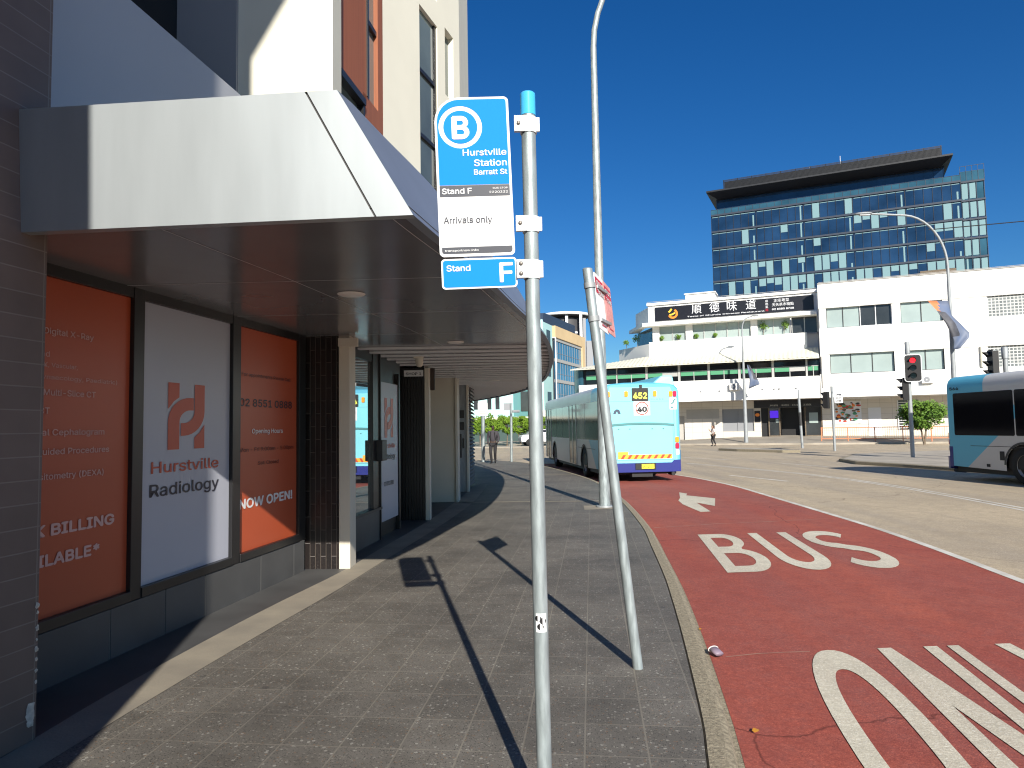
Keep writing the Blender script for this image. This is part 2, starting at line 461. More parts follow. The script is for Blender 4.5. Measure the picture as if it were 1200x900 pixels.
_tc = {}
try:
    import os
    FONT = bpy.data.fonts.load(os.path.join(bpy.utils.system_resource('DATAFILES'), 'fonts', 'Inter.woff2'))
    FONT_HAN = bpy.data.fonts.load(os.path.join(bpy.utils.system_resource('DATAFILES'), 'fonts', 'Noto Sans CJK Regular.woff2'))
except Exception:
    FONT = FONT_HAN = None
def text_polys(body, bold):
    k = (body, bold)
    if k in _tc:
        return _tc[k]
    c = bpy.data.curves.new('t', 'FONT')
    c.body = body
    if FONT:
        c.font = FONT if body.isascii() else FONT_HAN
    c.size = 1.0
    c.offset = bold
    c.resolution_u = 4
    c.fill_mode = 'BOTH'
    o = bpy.data.objects.new('t', c)
    COL.objects.link(o)
    bpy.context.view_layer.update()
    me = bpy.data.meshes.new_from_object(o.evaluated_get(bpy.context.evaluated_depsgraph_get()))
    vs = [(v.co.x, v.co.y) for v in me.vertices]
    fs = [tuple(p.vertices) for p in me.polygons]
    bpy.data.objects.remove(o)
    bpy.data.curves.remove(c)
    bpy.data.meshes.remove(me)
    _tc[k] = (vs, fs)
    return _tc[k]

def fill_polys(loops, bold=0):
    """2-D loops (outer + holes) -> verts, faces"""
    c = bpy.data.curves.new('p', 'CURVE')
    c.dimensions = '2D'
    c.fill_mode = 'BOTH'
    for lp in loops:
        s = c.splines.new('POLY')
        s.points.add(len(lp) - 1)
        for p, q in zip(s.points, lp):
            p.co = (q[0], q[1], 0, 1)
        s.use_cyclic_u = True
    o = bpy.data.objects.new('p', c)
    COL.objects.link(o)
    bpy.context.view_layer.update()
    me = bpy.data.meshes.new_from_object(o.evaluated_get(bpy.context.evaluated_depsgraph_get()))
    vs = [(v.co.x, v.co.y) for v in me.vertices]
    fs = [tuple(p.vertices) for p in me.polygons]
    bpy.data.objects.remove(o)
    bpy.data.curves.remove(c)
    bpy.data.meshes.remove(me)
    return vs, fs

class MB:
    def __init__(self):
        self.v, self.f, self.m, self.s = [], [], [], []
    def add(self, vs, fs, mi=0, smooth=False):
        b = len(self.v)
        self.v += [tuple(p) for p in vs]
        for f in fs:
            self.f.append(tuple(i + b for i in f))
            self.m.append(mi)
            self.s.append(smooth)
        return self
    def box(self, a, b, mi=0):
        x0, y0, z0 = [min(p, q) for p, q in zip(a, b)]
        x1, y1, z1 = [max(p, q) for p, q in zip(a, b)]
        vs = [(x0, y0, z0), (x1, y0, z0), (x1, y1, z0), (x0, y1, z0), (x0, y0, z1), (x1, y0, z1), (x1, y1, z1), (x0, y1, z1)]
        return self.add(vs, [(0, 3, 2, 1), (4, 5, 6, 7), (0, 1, 5, 4), (1, 2, 6, 5), (2, 3, 7, 6), (3, 0, 4, 7)], mi)
    def obox(self, o, ax, ay, az, mi=0):
        o, ax, ay, az = Vector(o), Vector(ax), Vector(ay), Vector(az)
        vs = [o, o + ax, o + ax + ay, o + ay, o + az, o + ax + az, o + ax + ay + az, o + ay + az]
        return self.add(vs, [(0, 3, 2, 1), (4, 5, 6, 7), (0, 1, 5, 4), (1, 2, 6, 5), (2, 3, 7, 6), (3, 0, 4, 7)], mi)
    def wall(self, p, q, z0, z1, t, mi=0):
        """upright slab along plan line p->q, thickness t to the left of the line"""
        d = Vector((q[0] - p[0], q[1] - p[1], 0))
        n = Vector((-d.y, d.x, 0)).normalized() * t
        return self.obox((p[0], p[1], z0), d, n, (0, 0, z1 - z0), mi)
    def quad(self, a, b, c, d, mi=0):
        return self.add([a, b, c, d], [(0, 1, 2, 3)], mi)
    def prism(self, poly, z0, z1, mi=0):
        n = len(poly)
        vs = [(x, y, z0) for x, y in poly] + [(x, y, z1) for x, y in poly]
        fs = [tuple(range(n))[::-1], tuple(range(n, 2 * n))]
        fs += [(i, (i + 1) % n, (i + 1) % n + n, i + n) for i in range(n)]
        return self.add(vs, fs, mi)
    def poly2(self, loops, o, xd, yd, depth=0.0, mi=0):
        """filled outline with holes on a plane, optionally thickened along xd x yd"""
        o, xd, yd = Vector(o), Vector(xd), Vector(yd)
        nd = xd.cross(yd).normalized()
        vs, fs = fill_polys(loops)
        P = [o + xd * x + yd * y for x, y in vs]
        self.add(P, fs, mi)
        if depth:
            self.add([p - nd * depth for p in P], [f[::-1] for f in fs], mi)
            for lp in loops:
                n = len(lp)
                A = [o + xd * x + yd * y for x, y in lp]
                self.add(A + [p - nd * depth for p in A], [(i, (i + 1) % n, (i + 1) % n + n, i + n) for i in range(n)], mi)
        return self
    def text(self, body, o, xd, yd, w=None, h=None, align='L', bold=0.012, mi=0):
        vs, fs = text_polys(body, 0.0)
        if not vs:
            return self
        x0 = min(p[0] for p in vs)
        x1 = max(p[0] for p in vs)
        cap = 0.72
        sx = sy = None
        if w:
            sx = w / (x1 - x0)
        if h:
            sy = h / cap
        sx = sx or sy
        sy = sy or sx
        off = {'L': x0, 'R': x1, 'C': (x0 + x1) / 2}[align]
        o, xd, yd = Vector(o), Vector(xd), Vector(yd)
        nd = xd.cross(yd).normalized() * 0.0002
        sh = [(0, 0)]
        if bold > 0.004:
            sh = [(-bold, 0), (bold, 0), (0, -bold), (0, bold), (bold * .7, bold * .7), (-bold * .7, -bold * .7)]
        for k, (ex, ey) in enumerate(sh):
            self.add([o + xd * ((x - off + ex) * sx) + yd * ((y + ey) * sy) + nd * k for x, y in vs], fs, mi)
        return self
    def tube(self, pts, r, n=12, mi=0, caps=True, smooth=True):
        pts = [Vector(p) for p in pts]
        rs = r if isinstance(r, (list, tuple)) else [r] * len(pts)
        rings = []
        up = None
        for i, p in enumerate(pts):
            d = (pts[min(i + 1, len(pts) - 1)] - pts[max(i - 1, 0)]).normalized()
            if up is None:
                up = Vector((1, 0, 0)) if abs(d.x) < 0.9 else Vector((0, 1, 0))
            a = (up - d * up.dot(d)).normalized()
            up = a
            b = d.cross(a)
            rings.append([p + (a * math.cos(2 * PI * k / n) + b * math.sin(2 * PI * k / n)) * rs[i] for k in range(n)])
        vs = [q for rg in rings for q in rg]
        fs = []
        for i in range(len(rings) - 1):
            for k in range(n):
                fs.append((i * n + k, i * n + (k + 1) % n, (i + 1) * n + (k + 1) % n, (i + 1) * n + k))
        self.add(vs, fs, mi, smooth)
        if caps:
            self.add(rings[0], [tuple(range(n))[::-1]], mi)
            self.add(rings[-1], [tuple(range(n))], mi)
        return self
    def lathe(self, prof, o, axis='Z', n=24, mi=0, smooth=True):
        o = Vector(o)
        vs, fs = [], []
        for r, h in prof:
            for k in range(n):
                c, s = r * math.cos(2 * PI * k / n), r * math.sin(2 * PI * k / n)
                p = {'Z': (c, s, h), 'X': (h, c, s), 'Y': (c, h, s)}[axis]
                vs.append(o + Vector(p))
        for i in range(len(prof) - 1):
            for k in range(n):
                fs.append((i * n + k, i * n + (k + 1) % n, (i + 1) * n + (k + 1) % n, (i + 1) * n + k))
        return self.add(vs, fs, mi, smooth)
    def disc(self, c, xd, yd, r, n=24, mi=0, r0=0.0):
        c, xd, yd = Vector(c), Vector(xd), Vector(yd)
        out = [c + xd * (r * math.cos(2 * PI * k / n)) + yd * (r * math.sin(2 * PI * k / n)) for k in range(n)]
        if not r0:
            return self.add(out, [tuple(range(n))], mi)
        inn = [c + xd * (r0 * math.cos(2 * PI * k / n)) + yd * (r0 * math.sin(2 * PI * k / n)) for k in range(n)]
        return self.add(out + inn, [(k, (k + 1) % n, n + (k + 1) % n, n + k) for k in range(n)], mi)
    def strip(self, L, Rr, mi=0):
        n = len(L)
        return self.add(list(L) + list(Rr), [(i, i + 1, n + i + 1, n + i) for i in range(n - 1)], mi)
    def build(self, name, mats, parent=None, bevel=0.0, kind=None, label=None, recalc=True):
        me = bpy.data.meshes.new(name)
        vs = self.v
        if parent is not None:
            mt = ROOT[parent.name]
            if mt != Matrix.Identity(4):
                vs = [tuple(mt @ Vector(p)) for p in vs]
        me.from_pydata(vs, [], self.f)
        if not isinstance(mats, (list, tuple)):
            mats = [mats]
        for mm in mats:
            me.materials.append(M[mm] if isinstance(mm, str) else mm)
        me.polygons.foreach_set('material_index', self.m)
        me.polygons.foreach_set('use_smooth', self.s)
        me.update()
        if recalc:
            bm = bmesh.new()
            bm.from_mesh(me)
            bmesh.ops.recalc_face_normals(bm, faces=bm.faces)
            bm.to_mesh(me)
            bm.free()
        o = bpy.data.objects.new(name, me)
        COL.objects.link(o)
        if parent is not None:
            o.parent = parent
            ROOT[o.name] = ROOT[parent.name]
        if bevel:
            b = o.modifiers.new('bevel', 'BEVEL')
            b.width = bevel
            b.segments = 2
            b.limit_method = 'ANGLE'
        if kind:
            o['kind'] = kind
        if label:
            o['label'] = label
        return o

def tag(o, label, cat, group=None):
    o['label'] = label
    o['category'] = cat
    if group:
        o['group'] = group
    return o

def rrect(x0, y0, x1, y1, r, n=6, rr=None):
    """rounded rectangle loop; rr = radii (bl, br, tr, tl)"""
    rr = rr or (r, r, r, r)
    out = []
    for (cx, cy, a0, q) in ((x0, y0, PI, rr[0]), (x1, y0, 1.5 * PI, rr[1]), (x1, y1, 0, rr[2]), (x0, y1, 0.5 * PI, rr[3])):
        sx = 1 if cx == x0 else -1
        sy = 1 if cy == y0 else -1
        for k in range(n + 1):
            a = a0 + 0.5 * PI * k / n
            out.append((cx + sx * q + q * math.cos(a), cy + sy * q + q * math.sin(a)))
    return out

def circ(cx, cy, r, n=28):
    return [(cx + r * math.cos(2 * PI * k / n), cy + r * math.sin(2 * PI * k / n)) for k in range(n)]

def stroke_loop(pts, w):
    """outline of a mitred thick polyline; w = (w_for_x, w_for_y) half widths"""
    L, R = [], []
    n = len(pts)
    for i, p in enumerate(pts):
        a = Vector(pts[max(i - 1, 0)])
        b = Vector(pts[min(i + 1, n - 1)])
        P = Vector(p)
        d1 = (P - a).normalized() if i > 0 else (b - P).normalized()
        d2 = (b - P).normalized() if i < n - 1 else d1
        n1 = Vector((-d1.y, d1.x))
        n2 = Vector((-d2.y, d2.x))
        m = (n1 + n2).normalized()
        k = 1.0 / max(0.35, m.dot(n1))
        off = Vector((m.x * w[0], m.y * w[1])) * k
        L.append(tuple(P + off))
        R.append(tuple(P - off))
    return L + R[::-1]

def spline(pts, n=8):
    """Catmull-Rom through plan points"""
    P = [Vector(p) for p in pts]
    P = [P[0] * 2 - P[1]] + P + [P[-1] * 2 - P[-2]]
    out = []
    for i in range(1, len(P) - 2):
        for k in range(n):
            t = k / n
            a, b, c, d = P[i - 1], P[i], P[i + 1], P[i + 2]
            out.append(0.5 * ((2 * b) + (c - a) * t + (2 * a - 5 * b + 4 * c - d) * t * t + (3 * b - a - 3 * c + d) * t ** 3))
    out.append(P[-2])
    return [tuple(p) for p in out]

def offset_line(pts, d):
    out = []
    for i, p in enumerate(pts):
        a = Vector(pts[max(i - 1, 0)])
        b = Vector(pts[min(i + 1, len(pts) - 1)])
        t = (b - a).normalized()
        out.append((p[0] + t.y * d, p[1] - t.x * d))
    return out

X, Y, Z = Vector((1, 0, 0)), Vector((0, 1, 0)), Vector((0, 0, 1))
RD = -0.13

# ================================================================== GROUND
g = MB()
g.quad((-1500, -1500, -0.25), (1500, -1500, -0.25), (1500, 1500, -0.25), (-1500, 1500, -0.25))
g.build('ground', 'ground', kind='structure')
g = MB()
g.quad((-60, -30, RD), (140, -30, RD), (140, 140, RD), (-60, 140, RD))
g.build('road', 'asphalt', kind='structure')

kerb_in = spline([(-0.75, -6), (-0.15, -2), (0.25, 0.4), (0.62, 2.1), (0.88, 3.37), (0.98, 3.83), (1.11, 4.57), (1.29, 5.65), (1.44, 6.62), (1.58, 7.59), (1.80, 9.39),
                  (2.03, 11.4), (2.27, 15.2), (2.33, 19.5), (2.10, 22.8), (1.35, 28.0), (0.60, 31.4), (-0.4, 33.7), (-2.2, 35.0), (-6, 36), (-30, 39)], 5)
kerb_out = offset_line(kerb_in, 0.15)
fp = MB()
poly = [(-30, -6)] + kerb_in
n_ = len(poly)
fp.poly2([poly], (0, 0, 0), X, Y)
fp.add([(x, y, 0) for x, y in poly] + [(x, y, -0.2) for x, y in poly], [(i, (i + 1) % n_, (i + 1) % n_ + n_, i + n_) for i in range(n_)])
fp.build('footpath', 'paver', kind='structure')

kb = MB()
A = kerb_in
rows = [offset_line(A, d) for d in (0.0, 0.012, 0.10, 0.135, 0.15, 0.17)]
zs = (-0.02, 0.004, 0.002, -0.012, -0.045, -0.2)
for i in range(len(rows) - 1):
    kb.strip([(x, y, zs[i]) for x, y in rows[i]], [(x, y, zs[i + 1]) for x, y in rows[i + 1]])
ko = kb.build('kerb', 'kerb', kind='structure')
gt = MB()
gt.strip([(x, y, RD + 0.004) for x, y in offset_line(A, 0.155)], [(x, y, RD + 0.004) for x, y in offset_line(A, 0.23)])
gt.build('gutter', 'kerb', kind='structure')

# pale joint strips across the footpath and the tan strip along the shopfronts
js = MB()
for y0, xa, xb, ww in ((15.1, -1.2, 2.24, 0.14), (23.6, -0.9, 2.02, 0.14)):
    js.quad((xa, y0 + 0.1, 0.004), (xb, y0 - 0.1, 0.004), (xb, y0 - 0.1 + ww, 0.004), (xa, y0 + 0.1 + ww, 0.004))
js.build('footpath_joint', 'tan_strip', kind='structure')
ts = MB()
sl = spline([(-3.0, 0.0), (-2.62, 3.0), (-2.50, 4.6), (-2.27, 6.35), (-1.97, 8.05), (-1.80, 9.6), (-1.60, 11.3), (-1.44, 13.0), (-1.28, 15.4), (-1.15, 18.0), (-1.1, 20)], 4)
sr = spline([(-2.62, 0.0), (-2.36, 3.0), (-2.20, 4.4), (-2.03, 5.6), (-1.78, 7.2), (-1.56, 9.0), (-1.30, 11.0), (-1.06, 13.2), (-0.88, 15.4), (-0.78, 18.0), (-0.75, 20)], 4)
ts.strip([(x, y, 0.004) for x, y in sl], [(x, y, 0.004) for x, y in sr])
ts.build('concrete_strip', 'tan_strip', kind='structure')
sb = MB()
sb.strip([(x, y, 0.003) for x, y in sl], [(x - 1.2, y, 0.003) for x, y in sl])
sb.build('slate_border', 'slate', kind='structure')
lb = MB()
lb.quad((1.35, 13.55, 0.004), (2.05, 13.6, 0.004), (2.1, 14.3, 0.004), (1.4, 14.25, 0.004))
lb.build('concrete_patch', 'tan_strip', kind='structure')

# red bus lane
lane_out = spline([(3.4, -6), (4.4, 1.0), (5.05, 5.0), (5.38, 7.52), (5.66, 9.57), (5.84, 11.4), (5.93, 13.4), (6.05, 16.85), (6.12, 19.5), (5.95, 22.1), (5.66, 23.9), (5.32, 25.7), (4.4, 29.3), (3.0, 33.0)], 5)
def resample(pts, n):
    d = [0]
    for a, b in zip(pts, pts[1:]):
        d.append(d[-1] + math.dist(a, b))
    out = []
    j = 0
    for k in range(n):
        t = d[-1] * k / (n - 1)
        while j < len(d) - 2 and d[j + 1] < t:
            j += 1
        u = (t - d[j]) / max(1e-9, d[j + 1] - d[j])
        out.append(tuple(pts[j][i] + (pts[j + 1][i] - pts[j][i]) * u for i in range(2)))
    return out
gut = offset_line(kerb_in, 0.2)
gut = [p for p in gut if p[1] < 33.2 and p[0] > -0.5 or p[1] < 3]
rl = MB()
La, Lb = resample(gut, 70), resample(lane_out, 70)
for k in range(12):
    u0, u1 = k / 12, (k + 1) / 12
    f = lambda u: [(a[0] + (b[0] - a[0]) * u, a[1] + (b[1] - a[1]) * u, RD + 0.006) for a, b in zip(La, Lb)]
    rl.strip(f(u0), f(u1))
rl.build('bus_lane', 'red_lane', kind='structure')
ln = MB()
ln.strip([(x, y, RD + 0.010) for x, y in offset_line(lane_out, -0.05)], [(x, y, RD + 0.010) for x, y in offset_line(lane_out, 0.06)])
db = spline([(7.83, 31.4), (9.42, 25.46), (9.95, 22.65), (10.12, 19.27), (10.05, 16.78), (9.76, 13.53), (9.2, 9.5), (8.3, 4)], 6)
for off in (-0.10, 0.10):
    ln.strip([(x, y, RD + 0.004) for x, y in offset_line(db, off - 0.045)], [(x, y, RD + 0.004) for x, y in offset_line(db, off + 0.045)])
def dash(a, b, wd=0.1):
    d = Vector((b[0] - a[0], b[1] - a[1]))
    nn = Vector((-d.y, d.x)).normalized() * wd / 2
    ln.quad((a[0] + nn.x, a[1] + nn.y, RD + 0.004), (b[0] + nn.x, b[1] + nn.y, RD + 0.004), (b[0] - nn.x, b[1] - nn.y, RD + 0.004), (a[0] - nn.x, a[1] - nn.y, RD + 0.004))
dash((7.28, 23.73), (8.13, 20.92), 0.14)
dash((8.45, 15.5), (8.35, 12.6), 0.0)
dash((11.55, 30.2), (12.22, 27.4))
dash((10.3, 33.8), (9.0, 37.2))
ln.build('road_marking', 'line_paint', kind='structure')

# BUS ONLY lettering and arrow
lt = MB()
def put(loops, o, xv, yv):
    lt.poly2(loops, (o[0], o[1], RD + 0.011), Vector((xv[0], xv[1], 0)), Vector((yv[0], yv[1], 0)))
def arc(cx, cy, rx, ry, a0, a1, n=14):
    return [(cx + rx * math.cos(math.radians(a0 + (a1 - a0) * k / n)), cy + ry * math.sin(math.radians(a0 + (a1 - a0) * k / n))) for k in range(n + 1)]
W_, H_ = 0.20, 0.16
Bo = [(0, 0), (0.52, 0)] + arc(0.52, 0.27, 0.48, 0.27, -90, 68)[1:] + arc(0.50, 0.765, 0.40, 0.235, -55, 90) + [(0, 1)]
Bh1 = [(0.24, 0.125), (0.50, 0.125)] + arc(0.50, 0.275, 0.24, 0.15, -90, 90) + [(0.24, 0.425)]
Bh2 = [(0.24, 0.60), (0.46, 0.60)] + arc(0.46, 0.738, 0.19, 0.138, -90, 90) + [(0.24, 0.876)]
Uo = [(0, 1)] + arc(0.5, 0.30, 0.5, 0.30, 180, 360) + [(1, 1), (0.76, 1)] + arc(0.5, 0.33, 0.26, 0.17, 360, 180) + [(0.24, 1)]
Sp = arc(0.49, 0.76, 0.39, 0.18, 20, 180, 12) + arc(0.49, 0.74, 0.39, 0.20, 180, 262, 6)[1:] + arc(0.51, 0.27, 0.38, 0.215, 82, 0, 6) + arc(0.51, 0.255, 0.38, 0.19, 0, -160, 12)[1:]
So = stroke_loop(Sp, (0.125, 0.074))
bo, bx, by = Vector((2.46, 8.23)), Vector((2.24, 0.15)), Vector((0.40, 2.84))
def place(loops, u0, u1):
    o = bo + bx * u0
    xv = bx * (u1 - u0)
    put(loops, o, xv, by)
place([Bo, Bh1, Bh2], 0.0, 0.29)
place([Uo], 0.355, 0.63)
place([So], 0.70, 1.0)
def sup(rx, ry, p=2.6, n=44):
    o = []
    for k in range(n):
        a = 2 * PI * k / n
        c, s = math.cos(a), math.sin(a)
        o.append((0.5 + rx * math.copysign(abs(c) ** (2 / p), c), 0.5 + ry * math.copysign(abs(s) ** (2 / p), s)))
    return o
No = [(0, 0), (0.23, 0), (0.23, 0.62), (0.77, 0), (1, 0), (1, 1), (0.77, 1), (0.77, 0.38), (0.23, 1), (0, 1)]
Lo = [(0, 0), (1, 0), (1, 0.12), (0.24, 0.12), (0.24, 1), (0, 1)]
Yo = [(0.38, 0), (0.62, 0), (0.62, 0.42), (1, 1), (0.75, 1), (0.5, 0.58), (0.25, 1), (0, 1), (0.38, 0.42)]
bo, bx, by = Vector((1.62, 2.53)), Vector((2.0, 0.12)), Vector((0.58, 2.87))
place([sup(0.5, 0.5, 2.3), sup(0.27, 0.355, 2.3)], -0.06, 0.212)
place([No], 0.27, 0.505)
place([Lo], 0.545, 0.735)
place([Yo], 0.735, 0.98)
# curved left-turn arrow
arrow = [(4.21, 17.96), (4.32, 17.59), (4.19, 17.18), (4.67, 16.38), (4.23, 14.87), (4.02, 15.57), (3.88, 13.95), (3.67, 13.91), (3.65, 15.28), (3.74, 16.06), (3.91, 16.61)]
lt.poly2([arrow], (0, 0, RD + 0.011), X, Y)
rj = MB()
def joint(pts, wd):
    for (a, b) in zip(pts, pts[1:]):
        d = Vector((b[0] - a[0], b[1] - a[1]))
        nn = Vector((-d.y, d.x)).normalized() * wd / 2
        rj.quad((a[0] + nn.x, a[1] + nn.y, RD + 0.009), (b[0] + nn.x, b[1] + nn.y, RD + 0.009), (b[0] - nn.x, b[1] - nn.y, RD + 0.009), (a[0] - nn.x, a[1] - nn.y, RD + 0.009))
joint([(2.35, 11.9), (2.9, 12.05), (3.5, 12.25), (4.2, 12.35), (4.9, 12.5), (5.5, 12.62)], 0.035)
joint([(1.55, 5.30), (1.8, 5.36), (2.0, 5.38), (2.21, 5.39)], 0.018)
rj.build('road_joint', 'joint_sealant', kind='structure')
lt.build('bus_only_lettering', 'paint', kind='structure')

# traffic islands and far footpath
def island(name, pts, top, m='island', matk='kerb'):
    c = Vector((sum(p[0] for p in pts) / len(pts), sum(p[1] for p in pts) / len(pts)))
    k = MB()
    k.prism(pts, -0.24, top)
    k.build(name + '_kerb', matk, kind='structure', bevel=0.03)
    t = MB()
    ins = [tuple(c + (Vector(p) - c) * (1 - 0.18 / max(0.5, (Vector(p) - c).length))) for p in pts]
    t.poly2([ins], (0, 0, top + 0.004), X, Y)
    t.build(name, m, kind='structure')
island('traffic_island', [(13.4, 45.9), (14.0, 44.0), (15.7, 41.0), (16.6, 40.6), (16.5, 42.2), (16.2, 44.8), (14.6, 46.8)], 0.02)
island('median_island', [(14.3, 30.9), (13.9, 28.6), (14.5, 26.2), (15.2, 22.5), (16.3, 16), (19, 14), (40, 22), (40, 40), (23, 37.5), (17.2, 35.5)], 0.0)

FP0 = (21.4, 62.0)
FRZ = math.atan2(-0.39, 0.92)
FM = Matrix.Translation((FP0[0], FP0[1], 0)) @ Matrix.Rotation(FRZ, 4, 'Z')
def fw(s, d, z=0.0):
    return tuple(FM @ Vector((s, d, z)))
ff = MB()
ss = [-40, -12, -6, 0, 6, 14, 60]
zf = [0.0, 0.1, 0.15, 0.42, 0.45, 0.40, 0.3]
d0 = [-5.0, -5.2, -5.4, -5.6, -6.0, -4.6, -4.6]
for i in range(len(ss) - 1):
    q = [fw(ss[i], d0[i], -0.2), fw(ss[i + 1], d0[i + 1], -0.2), fw(ss[i + 1], d0[i + 1], 0.0), fw(ss[i], d0[i], 0.0)]
    ff.add(q, [(0, 1, 2, 3)], 1)
    q = [fw(ss[i], d0[i], 0.0), fw(ss[i + 1], d0[i + 1], 0.0), fw(ss[i + 1], d0[i + 1] + 0.3, 0.01), fw(ss[i], d0[i] + 0.3, 0.01)]
    ff.add(q, [(0, 1, 2, 3)], 1)
    q = [fw(ss[i], d0[i] + 0.3, 0.01), fw(ss[i + 1], d0[i + 1] + 0.3, 0.01), fw(ss[i + 1], 2.0, zf[i + 1] + 0.14), fw(ss[i], 2.0, zf[i] + 0.14)]
    ff.add(q, [(0, 1, 2, 3)], 0)
ff.build('far_footpath', ['far_path', 'island'], kind='structure')
tp = MB()
tp.quad((-40, 63, -0.05), (6.5, 60.5, -0.05), (8.0, 75, -0.05), (-40, 78, -0.05))
tp.quad((-40, 63, -0.2), (6.5, 60.5, -0.2), (6.5, 60.5, -0.05), (-40, 63, -0.05))
tp.build('corner_plaza', 'far_path', kind='structure')

# ================================================================== CORNER BUILDING (shopfronts, awning, upper floors)
AZ = math.radians(8.9)
SU = Vector((math.sin(AZ), math.cos(AZ), 0))
SN = Vector((math.cos(AZ), -math.sin(AZ), 0))
SP0 = Vector((-2.87, 5.42, 0))
def sw(s, out=0.0, z=0.0):
    return SP0 + SU * s + SN * out + Z * z
def sbox(mb, s0, s1, o0, o1, z0, z1, mi=0):
    mb.obox(sw(s0, o0, z0), SU * (s1 - s0), SN * (o1 - o0), Z * (z1 - z0), mi)
CB = thing('corner_building', 'cream corner building with silver street awning, dark shop windows and terracotta upper panel', 'building', SP0)
# shop 1: recessed wall, plinth, window frame, three poster windows
wl = MB()
sbox(wl, -3.0, 2.78, -0.4, -0.06, 0, 5.0)
wl.build('shop_wall', 'charcoal', CB)
pl = MB()
edges = [-1.75, -1.0, -0.34, 0.27, 0.81, 1.76, 2.48, 2.74]
for a, b in zip(edges, edges[1:]):
    sbox(pl, a + 0.004, b - 0.004, -0.02, 0.035, 0.0, 0.355)
pl.build('plinth', 'slate', CB, bevel=0.003)
pg = MB()
sbox(pg, -1.75, 2.75, -0.04, 0.028, 0, 0.352)
pg.build('plinth_grout', 'cream_pier', CB)
fr = MB()
for a, b in ((-1.75, -1.62), (-0.145, -0.025), (1.225, 1.365), (2.605, 2.77)):
    sbox(fr, a, b, -0.05, 0.035, 0.36, 2.72)
for a, b in ((-1.62, -0.145), (-0.025, 1.225), (1.365, 2.605)):
    sbox(fr, a, b, -0.05, 0.03, 2.635, 2.72)
    sbox(fr, a, b, -0.05, 0.045, 0.36, 0.435)
fr.build('window_frame', 'dark_frame', CB, bevel=0.004)
def window_panel(s0, s1, m):
    p = MB()
    sbox(p, s0, s1, -0.045, 0.0, 0.436, 2.634)
    return p.build('window_poster', m, CB)
wp1 = window_panel(-1.62, -0.146, 'poster_red')
wp2 = window_panel(-0.024, 1.224, 'poster_white')
wp3 = window_panel(1.366, 2.604, 'poster_red')
def sfit(mb, body, s, z, w=None, h=None, align='L', bold=0.0, mi=0):
    mb.text(body, sw(s, 0.004, z), SU, Z, w, h, align, bold, mi)
for body, s, z, w_, h, bd in (("Ultrasound", -0.90, 2.11, 0.30, 0.052, 0), ("Digital X-Ray", -0.52, 2.26, 0.43, 0.056, 0.008), ("(MSK, Vascular,", -0.66, 2.045, 0.38, 0.040, 0), ("(Gynaecology, Paediatric)", -0.28, 1.965, 0.74, 0.040, 0),
                      ("Multi-Slice CT", -0.49, 1.86, 0.45, 0.056, 0.008), ("CBCT", -0.89, 1.74, 0.18, 0.056, 0.008), ("Lateral Cephalogram", -0.40, 1.60, 0.72, 0.056, 0.008),
                      ("Guided Procedures", -0.35, 1.475, 0.64, 0.056, 0.008), ("Densitometry (DEXA)", -0.40, 1.315, 0.69, 0.056, 0.008), ("BULK BILLING", -0.29, 0.955, 0.97, 0.098, 0.03), ("AVAILABLE*", -0.43, 0.765, 0.80, 0.098, 0.03)):
    t = MB()
    sfit(t, body, s, z, w_, h, 'R', bd)
    t.build('lettering', 'ink_pink', wp1)
# emblem of four interlocking bars, then the two-line name
e = MB()
ox, oz, kx, kz = 0.31, 1.465, 0.0040, 0.00238
def E2(lp):
    e.poly2([[((x - 593) * kx, (680 - y) * kz) for x, y in lp]], sw(ox, 0.004, oz), SU, Z)
E2([(593, 447), (630, 447), (630, 497), (612, 512), (593, 540)])
E2([(683, 680), (683, 640), (702, 622), (720, 592), (720, 680)])
def arcy(cx, cy, rx, ry, a0, a1, n=8):
    return [(cx + rx * math.cos(math.radians(a0 + (a1 - a0) * k / n)), cy - ry * math.sin(math.radians(a0 + (a1 - a0) * k / n))) for k in range(n + 1)]
E2([(593, 680), (593, 585)] + arcy(668, 585, 75, 88, 180, 90) + [(680, 497), (680, 542)] + arcy(668, 585, 37, 43, 90, 180) + [(631, 680)])
E2([(720, 447), (720, 545)] + arcy(645, 545, 75, 88, 0, -90) + [(636, 633), (636, 588)] + arcy(645, 545, 38, 43, -90, 0) + [(683, 447)])
e.build('emblem', 'ink_red', wp2)
t = MB()
sfit(t, "Hurstville", 0.115, 1.285, 0.925, 0.125, 'L', 0.012)
t.build('lettering', 'ink_red', wp2)
t = MB()
sfit(t, "Radiology", 0.10, 1.10, 0.945, 0.135, 'L', 0.012)
t.build('lettering', 'ink_dark', wp2)
for body, s, z, w_, h, bd, mm in (("For appointments Please Call", 1.43, 2.155, 1.02, 0.05, 0, 'ink_dark'), ("02 8551 0888", 1.40, 1.855, 1.08, 0.105, 0.014, 'ink_dark'),
                                  ("Opening Hours", 1.63, 1.585, 0.64, 0.065, 0.012, 'ink_white'), ("Mon - Fri 9:00am - 5:00pm", 1.40, 1.405, 1.12, 0.055, 0.005, 'ink_maroon'),
                                  ("Sat: Closed", 1.75, 1.265, 0.43, 0.05, 0.005, 'ink_maroon'), ("NOW OPEN!", 1.40, 0.855, 1.09, 0.125, 0.028, 'ink_white')):
    t = MB()
    sfit(t, body, s, z, w_, h, 'L', bd)
    t.build('lettering', mm, wp3)

